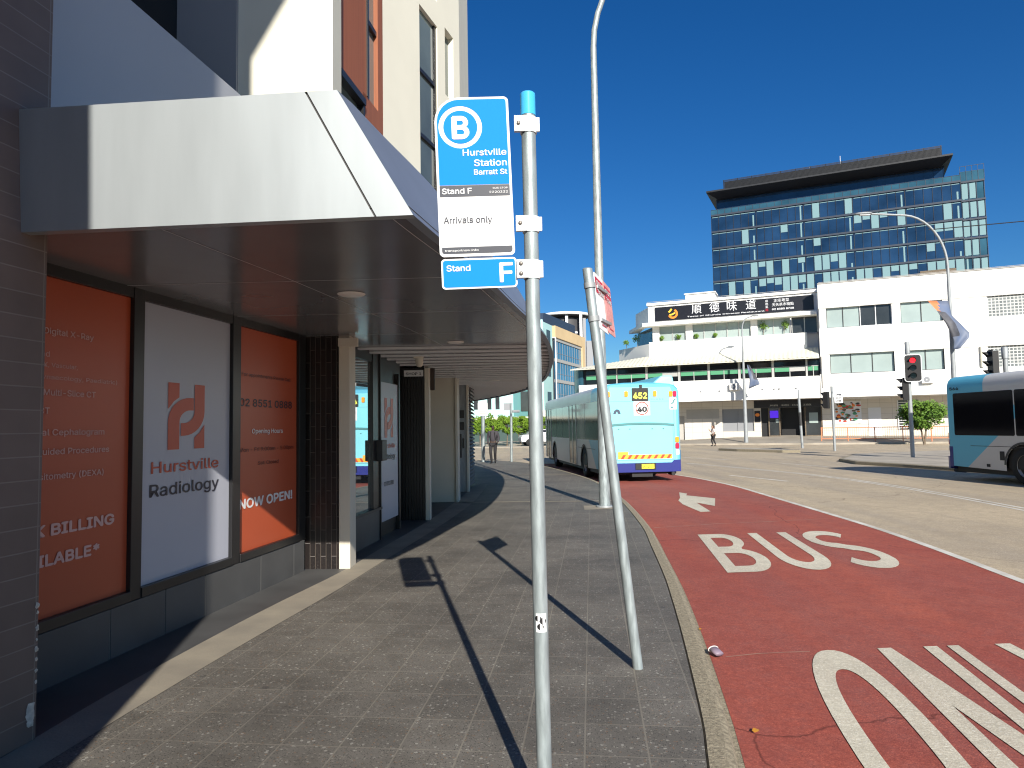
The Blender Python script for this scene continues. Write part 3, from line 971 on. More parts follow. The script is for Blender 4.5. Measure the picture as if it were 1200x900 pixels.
# black tiled return and slim cream pillar
bt = MB()
bt.obox((-2.50, 8.22, 0), (0.465, -0.01, 0), (0, 0.3, 0), (0, 0, 2.72))
bt.build('tiled_return', 'black_tile_x' if 'black_tile_x' in M else 'black_tile', CB)
def pillar(x0, x1, y0, y1, m='cream_pier', z1=2.72):
    p = MB()
    p.box((x0, y0, 0), (x1, y1, z1))
    return p.build('pillar', m, CB, bevel=0.006)
pillar(-2.035, -1.905, 8.2, 8.5)
cp = MB()
cp.box((-2.03, 8.14, 2.58), (-1.80, 8.196, 2.68))
cp.build('junction_box', 'cream_pier', CB, bevel=0.005)
# shop 2 bay: plinth, mirror glass, mullion
GB0, GB1 = Vector((-2.17, 8.52, 0)), Vector((-1.955, 10.36, 0))
gu = (GB1 - GB0).normalized()
gn = Vector((gu.y, -gu.x, 0))
q = MB()
q.obox(GB0 - gn * 0.2, GB1 - GB0, gn * 0.2, Z * 0.44)
q.build('plinth', 'slate', CB)
q = MB()
q.obox(GB0 - gn * 0.2 + Z * 0.44, GB1 - GB0, gn * 0.225, Z * 0.035)
q.build('window_sill', 'charcoal', CB)
gl_len = (GB1 - GB0).length
q = MB()
q.obox(GB0 - gn * 0.06 + Z * 0.475, gu * (gl_len - 0.34), gn * 0.02, Z * 2.1)
q.build('shop_window', 'mirror_glass', CB)
q = MB()
q.obox(GB0 - gn * 0.1 + gu * (gl_len - 0.34) + Z * 0.475, gu * 0.34, gn * 0.10, Z * 2.245)
q.obox(GB0 - gn * 0.1 + Z * 2.58, gu * (gl_len - 0.34), gn * 0.09, Z * 0.14)
q.build('window_frame', 'dark_frame', CB)
q = MB()
q.obox(GB0 + gu * (gl_len - 0.20) + Z * 1.15, gu * 0.22, gn * 0.09, Z * 0.30)
q.build('letter_box', 'charcoal', CB, bevel=0.004)
# recessed entry of shop 1 door with poster, slatted return
q = MB()
q.obox((-2.72, 10.36, 0), (0.339, 2.9, 0), (-0.1, 0, 0), Z * 2.72)
q.obox((-2.6, 10.3, 0), (0.66, 0.0, 0), (0, 0.05, 0), Z * 2.72)
q.build('door_recess', 'dark_frame', CB)
du, dn = gu, gn
DP = GB1 + gu * 0.06 - gn * 0.02 + Z * 0.23
q = MB()
q.obox(DP, du * 0.92, dn * -0.02, Z * 2.09)
dpo = q.build('door_poster', 'poster_white', CB)
q = MB()
q.obox(GB1 + gu * 0.02 - gn * 0.06, gu * 1.25, gn * -0.06, Z * 2.72)
q.obox(GB1 + gu * 0.99 - gn * 0.06, gu * 0.06, gn * 0.06, Z * 2.5)
q.build('door', 'dark_frame', CB)
e = MB()
ox0 = DP + dn * 0.004
def E3(lp):
    e.poly2([[((x - 593) * 0.0036 + 0.2, (680 - y) * 0.0026 + 1.25) for x, y in lp]], ox0, du, Z)
E3([(593, 447), (630, 447), (630, 497), (612, 512), (593, 540)])
E3([(683, 680), (683, 640), (702, 622), (720, 592), (720, 680)])
E3([(593, 680), (593, 585)] + arcy(668, 585, 75, 88, 180, 90) + [(680, 497), (680, 542)] + arcy(668, 585, 37, 43, 90, 180) + [(631, 680)])
E3([(720, 447), (720, 545)] + arcy(645, 545, 75, 88, 0, -90) + [(636, 633), (636, 588)] + arcy(645, 545, 38, 43, -90, 0) + [(683, 447)])
e.text("Hurstville", ox0 + du * 0.10 + Z * 1.09, du, Z, 0.66, 0.1)
e.build('emblem', 'ink_red', dpo)
e = MB()
e.text("Radiology", ox0 + du * 0.10 + Z * 0.92, du, Z, 0.66, 0.11)
e.text("02 8551 0888", ox0 + du * 0.16 + Z * 0.52, du, Z, 0.5, 0.09)
e.build('lettering', 'ink_dark', dpo)
q = MB()
for k in range(9):
    q.box((-2.0 + k * 0.05, 12.42, 0.0), (-1.962 + k * 0.05, 12.46, 2.56))
q.box((-2.02, 12.462, 0), (-1.56, 12.6, 2.72))
q.box((-2.02, 12.40, 2.56), (-1.56, 12.46, 2.72))
q.build('slat_screen', 'dark_frame', CB)
q = MB()
q.box((-1.915, 12.385, 2.535), (-1.575, 12.398, 2.645))
sh = q.build('shop_number_plate', 'sign_white', CB)
q = MB()
q.text("SHOP 1", (-1.745, 12.383, 2.56), X, Z, 0.27, 0.062, 'C')
q.build('lettering', 'ink_dark', sh)
pillar(-1.555, -1.475, 12.4, 12.62)
pillar(-1.86, -1.262, 15.38, 15.6)
pillar(-1.258, -1.205, 15.32, 15.9)
q = MB()
q.box((-1.95, 12.62, 0), (-1.85, 15.4, 2.72))
q.box((-1.475, 12.6, 2.3), (-1.40, 12.7, 2.72))
q.build('side_recess', 'wood', CB)
pillar(-1.55, -1.17, 17.78, 18.0, 'galv_dull')
pillar(-1.168, -1.118, 17.72, 18.05)
q = MB()
q.box((-1.43, 17.745, 1.86), (-1.23, 17.775, 2.06))
q.box((-1.43, 17.745, 1.56), (-1.23, 17.775, 1.76))
q.box((-1.43, 17.735, 0.86), (-1.30, 17.775, 1.46))
q.box((-1.27, 17.74, 1.1), (-1.235, 17.775, 1.35))
q.build('intercom_panel', 'charcoal', CB, bevel=0.004)
q = MB()
for k in range(27):
    q.obox((-1.15, 18.05, 0.08 + k * 0.1), (0.06, 1.95, 0), (-0.07, 0, 0.07), (0.008, 0, 0.02))
q.box((-1.3, 18.02, 0), (-1.24, 20.0, 2.72))
q.build('louvre_screen', 'charcoal', CB)
q = MB()
q.box((-3.4, 19.98, 0), (-1.2, 20.3, 2.72))
q.box((-1.95, 15.6, 0), (-1.7, 17.9, 2.72))
q.build('rear_wall', 'grey_wall', CB)

# awning: soffit, fascia, joints, downlights, far battens
front_l, front_r = (-2.95, 3.66), (-0.48, 3.44)
edge = spline([(-0.48, 3.44), (-0.385, 3.9), (-0.20, 4.75), (0.02, 6.0), (0.40, 8.15), (0.62, 10.4), (0.74, 13.2), (0.74, 16.6), (0.45, 20.0), (-0.15, 23.2), (-1.2, 27.0), (-2.6, 30.0), (-6, 33)], 5)
top_in = offset_line(edge, -0.36)
top_in[0] = (-0.86, 3.44)
SZ = 2.715
q = MB()
inner = [(-8, 33), (-5.2, 29), (-3.6, 20.2), (-3.2, 10), (-3.2, 3.9), (-3.0, 3.67)]
q.poly2([[(x, y) for x, y in offset_line(edge, -0.02)] + inner], (0, 0, SZ), X, Y)
aw = q.build('awning_soffit', 'soffit', CB, recalc=False)
q = MB()
q.strip([(x, y, SZ - 0.045) for x, y in edge], [(x, y, 3.32) for x, y in top_in])
q.strip([(x, y, SZ - 0.045) for x, y in edge], [(x, y, SZ - 0.044) for x, y in offset_line(edge, -0.06)])
q.strip([(x, y, 3.32) for x, y in top_in], [(x, y, 3.34) for x, y in offset_line(top_in, -0.9)])
q.build('fascia', 'silver_shaded', CB, recalc=False)
q = MB()
dx = Vector((front_l[0] - front_r[0], front_l[1] - front_r[1], 0))
a0 = Vector((front_r[0], front_r[1], SZ - 0.045))
a1 = Vector((top_in[0][0], top_in[0][1], 3.32))
j0, j1 = a0 + dx * 0.078, a1 + dx * 0.066
b0, b1 = a0 + dx, a1 + dx
q.quad(a0, a1, j1 + Vector((0.006, 0, 0)), j0 + Vector((0.006, 0, 0)))
q.quad(j0 - Vector((0.006, 0, 0)), j1 - Vector((0.006, 0, 0)), b1, b0)
q.quad(a0, b0, b0 + Vector((0, 0.06, 0.0)), a0 + Vector((0, 0.06, 0.0)))
q.quad(a1, b1, b1 + Vector((0, 1.4, 0.02)), a1 + Vector((0, 1.4, 0.02)))
q.build('fascia', 'silver', CB, recalc=False)
q = MB()
q.quad(j0 + Vector((-0.02, 0.012, 0)), j1 + Vector((-0.02, 0.012, 0)), j1 + Vector((0.02, 0.012, 0)), j0 + Vector((0.02, 0.012, 0)))
q.build('fascia_joint', 'charcoal', CB)
q = MB()
o1 = offset_line(edge, -0.17)
q.strip([(x, y, SZ - 0.003) for x, y in o1], [(x, y, SZ - 0.003) for x, y in offset_line(o1, -0.006)])
o2 = offset_line(edge, -1.45)
o2 = [p for p in o2 if 3.7 < p[1] < 20]
q.strip([(x, y, SZ - 0.003) for x, y in o2], [(x, y, SZ - 0.003) for x, y in offset_line(o2, -0.006)])
for yy in (5.1, 6.6, 8.1, 9.6, 11.1, 12.6, 14.1, 15.6):
    xr = [p for p in edge if p[1] >= yy][0][0] - 0.17
    q.quad((-3.1, yy + 0.1, SZ - 0.003), (xr, yy - 0.02, SZ - 0.003), (xr, yy - 0.012, SZ - 0.003), (-3.1, yy + 0.108, SZ - 0.003))
q.build('soffit_joint', 'soffit_catchlight', CB)
q = MB()
for k in range(40):
    yy = 9.4 + k * 0.5
    c = [p for p in edge if p[1] >= yy]
    if not c:
        break
    xr = c[0][0] - 0.06
    q = MB()
    q.box((max(-2.6, xr - 2.6), yy, SZ - 0.028), (xr, yy + 0.09, SZ - 0.004))
    q.build('soffit_batten', 'soffit_catchlight', CB)
for cx, cy in ((-1.30, 5.66), (-0.72, 8.96), (-0.45, 12.6), (-0.4, 16.4)):
    q = MB()
    q.lathe([(0.0, -0.012), (0.095, -0.012), (0.105, -0.008), (0.115, 0.0)], (cx, cy, SZ - 0.004), n=28)
    q.build('downlight', 'lamp_diffuser', CB)
q = MB()
q.box((-1.47, 10.44, 2.66), (-1.33, 10.56, 2.715))
q.lathe([(0.0, -0.13), (0.03, -0.125), (0.055, -0.095), (0.06, -0.05), (0.06, 0.0)], (-1.39, 10.5, 2.66), n=18)
q.build('security_camera', 'cream_pier', CB)

# first-floor parapet and the dark opening above it
q = MB()
sbox(q, -2.5, 2.55, -0.25, -0.03, 3.2, 4.98)
q.build('parapet', 'parapet', CB)
q = MB()
sbox(q, -2.5, 2.8, -1.6, -1.5, 3.2, 14)
q.build('opening_glass', 'dark_glass', CB)
# upper floors: cream return, grey street face, terracotta bay, angled cream bay with windows
UT = 17.0
q = MB()
q.box((-5.0, 8.2, 3.0), (-2.10, 8.62, UT))
q.build('upper_wall', 'cream', CB)
q = MB()
q.box((-5.0, 8.14, 3.0), (-3.245, 8.198, UT))
q.build('return_shade_strip', 'mid_grey', CB)  # grey slab painting the shaded left end of the cream return
q = MB()
b0_, b1_ = Vector((-2.30, 8.62, 0)), Vector((-1.98, 10.85, 0))
bu = (b1_ - b0_).normalized()
bn = Vector((bu.y, -bu.x, 0))
bl = (b1_ - b0_).length
def bbox(mb, s0, s1, o0, o1, z0, z1):
    mb.obox(b0_ + bu * s0 + bn * o0 + Z * z0, bu * (s1 - s0), bn * (o1 - o0), Z * (z1 - z0))
bbox(q, 0.0, bl, -0.3, -0.12, 3.0, UT)
# cladding pieces around the two windows
bbox(q, 0.42, bl, -0.12, 0.0, 3.0, 3.9)
bbox(q, 1.35, bl, -0.12, 0.0, 3.9, 6.55)
bbox(q, 0.42, 1.50, -0.12, 0.0, 6.42, UT)
bbox(q, 2.02, bl, -0.12, 0.0, 6.55, UT)
bbox(q, 1.5, 2.02, -0.12, 0.0, 9.6, 10.2)
q.build('terracotta_panel', 'brown', CB)
q = MB()
bbox(q, 0.30, 0.42, -0.12, 0.03, 3.0, UT)
bbox(q, 0.42, 1.35, -0.11, 0.05, 6.32, 6.42)
bbox(q, 1.29, 1.35, -0.10, 0.03, 3.9, 6.32)
bbox(q, 1.50, 2.02, -0.10, -0.02, 7.75, 7.83)
bbox(q, 1.50, 1.54, -0.10, 0.02, 6.55, 9.6)
q.build('window_frame', 'dark_frame', CB)
q = MB()
bbox(q, 0.42, 1.29, -0.11, -0.07, 3.9, 6.32)
q.build('window_pane', 'window_glass', CB)
q = MB()
bbox(q, 1.54, 2.02, -0.11, -0.07, 6.55, 7.75)
bbox(q, 1.54, 2.02, -0.11, -0.07, 7.83, 9.6)
q.build('window_pane', 'window_glass', CB)
A0, A1 = Vector((-1.98, 10.85, 0)), Vector((-0.97, 13.96, 0))
au = (A1 - A0).normalized()
an = Vector((au.y, -au.x, 0))
AL = (A1 - A0).length
def abox(mb, s0, s1, o0, o1, z0, z1):
    mb.obox(A0 + au * s0 + an * o0 + Z * z0, au * (s1 - s0), an * (o1 - o0), Z * (z1 - z0))
q = MB()
abox(q, 0, 1.37, -0.4, 0, 3.0, UT)
abox(q, 2.16, 2.52, -0.4, 0, 3.0, UT)
abox(q, 1.37, 2.16, -0.4, 0, 9.25, 9.75)
abox(q, 2.52, 2.95, -0.4, 0, 3.0, 8.1)
abox(q, 2.52, 2.95, -0.4, 0, 9.45, UT)
abox(q, 2.95, AL, -0.4, 0, 3.0, UT)
q.obox(A1 - an * 0.4 + Z * 3.0, (0, 3.1, 0), an * 0.4, Z * (UT - 3))
q.build('upper_wall', 'cream', CB)
q = MB()
abox(q, 1.37, 2.16, -0.4, -0.07, 3.0, 9.25)
abox(q, 1.37, 2.16, -0.4, -0.07, 9.75, UT)
q.build('window_pane', 'window_glass', CB)
q = MB()
abox(q, 2.52, 2.95, -0.4, -0.12, 8.1, 9.45)
q.build('window_pane', 'window_glass', CB)
q = MB()
for z0 in (4.6, 6.85, 8.05, 10.4, 12):
    abox(q, 1.37, 2.16, -0.068, -0.03, z0, z0 + 0.07)
abox(q, 2.09, 2.16, -0.068, -0.03, 3.0, UT)
abox(q, 1.37, 1.42, -0.068, -0.03, 3.0, UT)
q.build('window_frame', 'dark_frame', CB)

q = MB()
q.prism([(-2.75, 8.63), (-2.45, 11.0), (-2.0, 14.0), (-1.7, 17.0), (-1.5, 19.9), (-14, 19.9), (-14, 8.63)], 3.4, UT - 0.1)
q.prism([(-1.25, 20.31), (-1.9, 23), (-3.6, 26), (-6.5, 28.5), (-14, 31), (-14, 20.31)], 0, UT - 0.1)
q.build('rear_wing', 'grey_wall', CB)

# near tiled pier at the left edge (facade of the next building), and that building behind the viewer
PR = thing('tiled_pier', 'brown tiled pier with chipped bottom edge at the footpath beside the shop window', 'pier', (-2.55, 3.78, 0), math.radians(90 - 8.9))
q = MB()
pe = Vector((-2.545, 3.80, 0))
q.obox(pe + Z * 0.0, SU * -3.4, SN * -0.55, Z * 9.0)
q.build('pier_body', 'pier_tile', PR, bevel=0.006)
q = MB()
random.seed(3)
def chip(s, z, r):
    c = pe + SU * s + SN * 0.001 + Z * z
    n = 9
    pts = []
    for k in range(n):
        a = 2 * PI * k / n
        rr = r * random.uniform(0.6, 1.15)
        pts.append(c + SU * math.cos(a) * rr * 0.8 + Z * math.sin(a) * rr + SN * 0.002)
    q.add(pts + [c + SN * 0.008], [(k, (k + 1) % n, n) for k in range(n)])
for zc, rc in ((0.13, 0.045), (0.17, 0.038), (0.10, 0.03), (0.30, 0.011), (0.36, 0.014), (0.42, 0.012), (0.47, 0.017), (0.52, 0.010), (0.58, 0.018), (0.66, 0.012), (0.70, 0.02)):
    chip(-0.012 - (0.03 if zc < 0.2 else 0), zc, rc)
q.build('chipped_plaster', 'plaster', PR)
NB = thing('neighbour_building', 'tall plain tiled wall of the next building beside the footpath', 'building', (-1.25, -1.0, 0))
q = MB()
q.prism([(-1.33, -0.8), (-1.75, -3.2), (-6.3, -32), (-24, -32), (-24, -0.8)], 0, 11.0)
q.build('wall', 'pier_tile', NB)
q = MB()
q.add([(-4.4, -0.8, 11), (-1.33, -0.8, 11), (-0.2, -0.8, 13), (-4.4, -0.8, 13), (-4.4, -3.2, 11), (-1.33, -3.2, 11), (-0.2, -3.2, 13), (-4.4, -3.2, 13)],
      [(0, 1, 2, 3), (4, 7, 6, 5), (0, 4, 5, 1), (1, 5, 6, 2), (2, 6, 7, 3), (3, 7, 4, 0)])
q.build('cornice', 'grey_wall', NB)

# ================================================================== BUS STOP SIGN
BS = thing('bus_stop_sign', 'blue and white bus stop sign with B roundel on a galvanised pole', 'bus stop sign', (0.105, 2.92, 0))
px = lambda z: 0.106 - 0.006 * z
q = MB()
q.tube([(px(0), 2.92, -0.02), (px(2.93), 2.92, 2.93)], 0.0305, 24)
pole = q.build('pole', 'galv', BS)
q = MB()
q.tube([(px(2.93), 2.92, 2.93), (px(3.03), 2.92, 3.025)], [0.0325, 0.0325], 24)
q.lathe([(0.0325, 0.0), (0.028, 0.006), (0.0, 0.009)], (px(3.03), 2.92, 3.024), n=24)
q.build('pole_cap', 'cap_blue', BS)
q = MB()
q.tube([(px(0), 2.92, 0.004), (px(0), 2.92, 0.012)], [0.055, 0.05], 20)
q.build('base_collar', 'galv_dull', BS)
ct, st_ = math.cos(math.radians(1.7)), math.sin(math.radians(1.7))
sx_ = Vector((ct, 0.05, st_))
sz_ = Vector((-st_, 0.0, ct))
so = Vector((-0.292, 2.885, 2.315))
def S2(mb, loops, o=so, dep=0.0, lift=0.0, mi=0):
    nrm = sx_.cross(sz_).normalized()
    mb.poly2(loops, o + nrm * lift, sx_, sz_, dep, mi)
q = MB()
S2(q, [rrect(0, 0, 0.315, 0.685, 0.02, 6, (0.02, 0.02, 0.02, 0.105))], dep=0.006)
panel = q.build('sign_panel', 'sign_white', BS)
q = MB()
S2(q, [rrect(0.010, 0.305, 0.305, 0.675, 0.012, 6, (0.001, 0.001, 0.012, 0.095)), circ(0.108, 0.555, 0.092, 36)], lift=0.0015)
S2(q, [circ(0.108, 0.555, 0.072, 36)], lift=0.0015)
q.build('blue_field', 'sign_blue', panel)
q = MB()
S2(q, [rrect(0.010, 0.255, 0.305, 0.303, 0.001)], lift=0.0015)
q.build('grey_band', 'sign_grey', panel)
q = MB()
S2(q, [rrect(0.010, 0.012, 0.305, 0.040, 0.001, 4, (0.012, 0.012, 0.001, 0.001))], lift=0.0015)
q.build('grey_band', 'sign_grey', panel)
nrm_ = sx_.cross(sz_).normalized()
def ST(mb, body, x, y, w=None, h=None, al='L', bold=0.01, o=so, mi=0):
    mb.text(body, o + sx_ * x + sz_ * y + nrm_ * 0.003, sx_, sz_, w, h, al, bold, mi)
for a_ in (("B", 0.108, 0.507, None, 0.128, 'C', 0.03), ("Hurstville", 0.297, 0.430, 0.183, 0.037, 'R', 0.013), ("Station", 0.297, 0.384, 0.137, 0.039, 'R', 0.013),
           ("Barratt St", 0.297, 0.347, 0.139, 0.031, 'R', 0.014), ("Stand F", 0.020, 0.267, 0.124, 0.033, 'L', 0.016), ("BUS STOP", 0.296, 0.284, 0.062, 0.010, 'R', 0.006),
           ("2220332", 0.296, 0.266, 0.078, 0.013, 'R', 0.006), ("transportnsw.info", 0.022, 0.021, 0.14, 0.012, 'L', 0.006)):
    q = MB()
    ST(q, *a_)
    q.build('lettering', 'sign_white', panel)
q = MB()
ST(q, "Arrivals only", 0.022, 0.142, 0.203, 0.037, 'L', 0.008)
q.build('lettering', 'sign_grey', panel)
so2 = so + sx_ * 0.004 + sz_ * -0.137
q = MB()
S2(q, [rrect(0, 0, 0.315, 0.128, 0.016)], so2, 0.006)
stand = q.build('stand_panel', 'sign_white', BS)
q = MB()
S2(q, [rrect(0.007, 0.007, 0.308, 0.121, 0.011)], so2, 0, 0.0015)
q.build('blue_field', 'sign_blue', stand)
for a_ in (("Stand", 0.022, 0.075, 0.098, 0.035, 'L', 0.012, so2), ("F", 0.296, 0.024, 0.052, 0.112, 'R', 0.016, so2)):
    q = MB()
    ST(q, *a_)
    q.build('lettering', 'sign_white', stand)
for zc, hh, nb in ((2.885, 0.068, 1), (2.455, 0.066, 1), (2.262, 0.078, 2)):
    q = MB()
    q.box((0.0275, 2.884, zc - hh / 2), (px(zc) - 0.015, 2.905, zc + hh / 2))
    q.tube([(px(zc), 2.92, zc - hh / 2), (px(zc), 2.92, zc + hh / 2)], 0.0355, 20)
    q.box((px(zc) + 0.025, 2.90, zc - hh / 2 + 0.003), (px(zc) + 0.047, 2.912, zc + hh / 2 - 0.003))
    br = q.build('bracket', 'bracket', BS, bevel=0.002)
    for k in range(nb):
        q = MB()
        zz = zc + (0 if nb == 1 else (k - 0.5) * 0.042)
        q.lathe([(0.009, 0.0), (0.009, -0.004), (0.004, -0.007), (0.0, -0.007)], (0.046, 2.884, zz), 'Y', 10)
        q.build('bolt', 'bolt', br)
q = MB()
for k in range(12):
    a0_, a1_ = math.radians(-130 + k * 7), math.radians(-123 + k * 7)
    f = lambda a, z: (px(z) + 0.0312 * math.cos(a), 2.92 + 0.0312 * math.sin(a), z)
    q.quad(f(a0_, 0.77), f(a1_, 0.77), f(a1_, 0.845), f(a0_, 0.845))
stk = q.build('sticker', 'sign_white', BS)
q = MB()
for (aa, za, ra) in ((-112, 0.825, 0.012), (-75, 0.815, 0.014), (-95, 0.792, 0.013)):
    f = lambda a, z: (px(z) + 0.0318 * math.cos(a), 2.92 + 0.0318 * math.sin(a), z)
    q.add([f(math.radians(aa + 26 * math.cos(2 * PI * k / 10)), za + ra * math.sin(2 * PI * k / 10)) for k in range(10)], [tuple(range(10))])
q.build('sticker_print', 'black', stk)

# ================================================================== LEANING BUS ZONE POST
LP = thing('leaning_sign_post', 'leaning galvanised post with red and white bus zone plates near the kerb', 'sign post', (0.80, 4.73, 0))
q = MB()
q.tube([(0.802, 4.73, -0.02), (0.53, 4.74, 2.675)], 0.034, 20)
q.lathe([(0.034, 0.0), (0.03, 0.008), (0.0, 0.012)], (0.53, 4.74, 2.672), n=20)
q.build('post', 'galv', LP)
ax_ = Vector((0.53 - 0.802, 0.01, 2.695)).normalized()
def plate(o, xd, w, h, mface, mtop, txt, name, off=0.0):
    xd = Vector(xd).normalized()
    zd = (ax_ - xd * ax_.dot(xd)).normalized()
    nd = xd.cross(zd)
    q = MB()
    q.poly2([rrect(0, -h, w, 0, 0.02)], o, xd, zd, 0.004)
    p = q.build('sign_plate', mface, LP)
    q = MB()
    q.poly2([rrect(0.012, -h * 0.36, w - 0.012, -0.03, 0.004)], Vector(o) + nd * 0.002, xd, zd)
    q.build('red_field', mtop, p)
    q = MB()
    for i, tt in enumerate(txt):
        q.text(tt, Vector(o) + nd * 0.004 + xd * (w / 2) + zd * (-0.085 - 0.062 * i), xd, zd, w * 0.72, 0.045, 'C', 0.015)
    q.build('lettering', 'sign_white', p)
    q = MB()
    q.poly2([[(w * 0.25, -h * 0.90), (w * 0.36, -h * 0.87), (w * 0.36, -h * 0.89), (w * 0.75, -h * 0.89), (w * 0.75, -h * 0.91), (w * 0.36, -h * 0.91), (w * 0.36, -h * 0.93)]], Vector(o) + nd * 0.004, xd, zd)
    q.build('arrow', mtop, p)
    return p
plate((0.572, 4.74, 2.66), (0.22, 0.62, -0.02), 0.30, 0.40, 'sign_white', 'sign_red', ("BUS", "ZONE"), 'a')
plate((0.665, 4.98, 2.645), (0.20, 0.60, -0.02), 0.28, 0.38, 'sign_pink', 'sign_red', ("BUS", "ZONE"), 'b')
q = MB()
for z0 in (2.56, 2.33):
    xx = 0.802 - (0.272) * z0 / 2.695
    q.tube([(xx, 4.735, z0 - 0.018), (xx - 0.0036, 4.735, z0 + 0.018)], 0.039, 18)
    q.obox((xx + 0.03, 4.765, z0 - 0.010), (0.03, 0.0, 0), (0.10, 0.24, 0), (0, 0, 0.02))
q.build('bracket', 'galv_dull', LP)

# ================================================================== STREET LAMPS
def lamp(label, base, height, arm, r0, r1, group=None, base_cover=0.11, head_l=0.55, bend=1.4, mat_='galv_dull'):
    """tapered column, curved outreach arm, lantern; arm = (dx, dy) horizontal reach"""
    t = thing('street_lamp', label, 'street lamp', base, 0, group)
    b = Vector(base)
    a = Vector((arm[0], arm[1], 0))
    L = a.length
    a.normalize()
    pts = [b + Z * -0.05]
    for k in range(1, 8):
        pts.append(b + Z * ((height - bend) * k / 7))
    q = MB()
    q.tube(pts, [r0 + (r1 - r0) * k / 7 for k in range(8)], 18)
    q.build('column', mat_, t)
    q = MB()
    ap = [b + Z * (height - bend)]
    for k in range(1, 11):
        th = PI / 2 * k / 10 * 0.94
        ap.append(b + Z * (height - bend) + a * (min(L * 0.6, bend * 1.2) * (1 - math.cos(th))) + Z * (bend * math.sin(th)))
    end = b + a * L + Z * (height + 0.12)
    ap.append(end)
    q.tube(ap, [r1 * 0.95 - 0.2 * r1 * k / 11 for k in range(len(ap))], 14)
    q.build('outreach_arm', mat_, t)
    q = MB()
    prof = [(0.0, 0.03), (0.12, 0.075), (0.5, 0.095), (0.85, 0.075), (1.0, 0.02)]
    side = Vector((-a.y, a.x, 0))
    rings = []
    for u, rr in prof:
        c = end + a * (u * head_l - 0.05) + Z * 0.02
        rings.append([c + side * rr * 1.5 * math.cos(2 * PI * k / 12) + Z * rr * (0.8 if math.sin(2 * PI * k / 12) > 0 else 0.6) * math.sin(2 * PI * k / 12) for k in range(12)])
    vs = [p for r_ in rings for p in r_]
    fs = [(i * 12 + k, i * 12 + (k + 1) % 12, (i + 1) * 12 + (k + 1) % 12, (i + 1) * 12 + k) for i in range(4) for k in range(12)]
    q.add(vs, fs + [tuple(range(12)), tuple(range(48, 60))], 0, True)
    ln_ = q.build('lantern', mat_, t)
    q = MB()
    q.obox(end + a * 0.06 - side * 0.07 - Z * 0.055, a * (head_l * 0.6), side * 0.14, Z * 0.02)
    q.build('lens', 'sign_white', ln_)
    q = MB()
    q.tube([b + Z * 0.0, b + Z * 0.03], [base_cover + 0.05, base_cover + 0.04], 16)
    q.build('base_flange', 'galv_dull', t)
    return t
lamp('tall curved street lamp rising from the footpath behind the leaning sign post', (1.80, 14.0, 0), 11.9, (4.0, -0.4), 0.112, 0.062, base_cover=0.13, bend=2.5, mat_='galv')
l3 = lamp('grey street lamp with hooked arm and grey banner behind the right bus', (19.3, 30.5, 0), 10.75, (-3.1, 0.3), 0.13, 0.06, bend=2.4, head_l=0.75)
l2 = lamp('thin street lamp in front of the Chinese restaurant with short arm and banner', (19.2, 57.8, 0.05), 10.3, (0.75, -0.3), 0.17, 0.06, bend=1.0, head_l=0.6)

def banner(label, root, outline, dep_dir, name='banner_flag'):
    pass
# banner on the right lamp: wind-twisted cloth
def cloth(name, rows, mats, label, cat, loc, mi_fn=None, group=None):
    q = MB()
    nr, nc = len(rows), len(rows[0])
    vs = [p for r_ in rows for p in r_]
    for i in range(nr - 1):
        for j in range(nc - 1):
            q.add([rows[i][j], rows[i][j + 1], rows[i + 1][j + 1], rows[i + 1][j]], [(0, 1, 2, 3)], mi_fn(i / (nr - 1), j / (nc - 1)) if mi_fn else 0, True)
    o = q.build(name, mats, None, recalc=False)
    bm = bmesh.new()
    bm.from_mesh(o.data)
    bmesh.ops.remove_doubles(bm, verts=bm.verts, dist=0.0005)
    bm.to_mesh(o.data)
    bm.free()
    so_ = o.modifiers.new('thick', 'SOLIDIFY')
    so_.thickness = 0.006
    return tag(o, label, cat, group)
def lerp(a, b, t):
    return Vector(a) + (Vector(b) - Vector(a)) * t
def cloth_patch(P, nr=14, nc=8, wob=0.08):
    """P = list of (left, right) edge point pairs from top to bottom"""
    rows = []
    for i in range(nr):
        u = i / (nr - 1) * (len(P) - 1)
        k = min(int(u), len(P) - 2)
        f = u - k
        a, b = lerp(P[k][0], P[k + 1][0], f), lerp(P[k][1], P[k + 1][1], f)
        rows.append([lerp(a, b, j / (nc - 1)) + Vector((0, wob * math.sin(j / (nc - 1) * 5.0 + i * 0.45), 0)) for j in range(nc)])
    return rows
rows = cloth_patch([((18.15, 30.2, 6.82), (19.10, 30.35, 6.80)), ((18.42, 29.95, 6.35), (19.16, 30.2, 6.15)), ((18.66, 29.8, 5.75), (19.45, 30.0, 5.75)),
                    ((18.84, 29.85, 5.25), (19.70, 29.9, 5.35)), ((18.98, 29.9, 4.95), (19.62, 29.9, 5.12)), ((19.05, 30.0, 4.62), (19.26, 30.0, 4.66))], 16, 9)
cloth('banner_flag', rows, ['banner_grey', 'banner_dark', 'banner_orange'], 'grey and navy banner with orange corner flapping from the right lamp column', 'banner', None,
      lambda u, v: 2 if (u < 0.16 and v < 0.38 - u) else (1 if (v < 0.42 and 0.14 < u < 0.62) else 0))
rows = cloth_patch([((19.45, 57.6, 6.45), (19.6, 57.6, 6.42)), ((19.45, 57.4, 5.9), (19.95, 57.4, 5.7)), ((19.5, 57.3, 5.2), (20.25, 57.3, 5.1)), ((19.45, 57.5, 4.45), (20.35, 57.4, 4.8))], 12, 8)
cloth('banner_flag', rows, ['banner_grey', 'banner_dark'], 'small grey banner hanging on the thin lamp by the restaurant', 'banner', None, lambda u, v: 1 if v > 0.4 and u < 0.6 else 0)

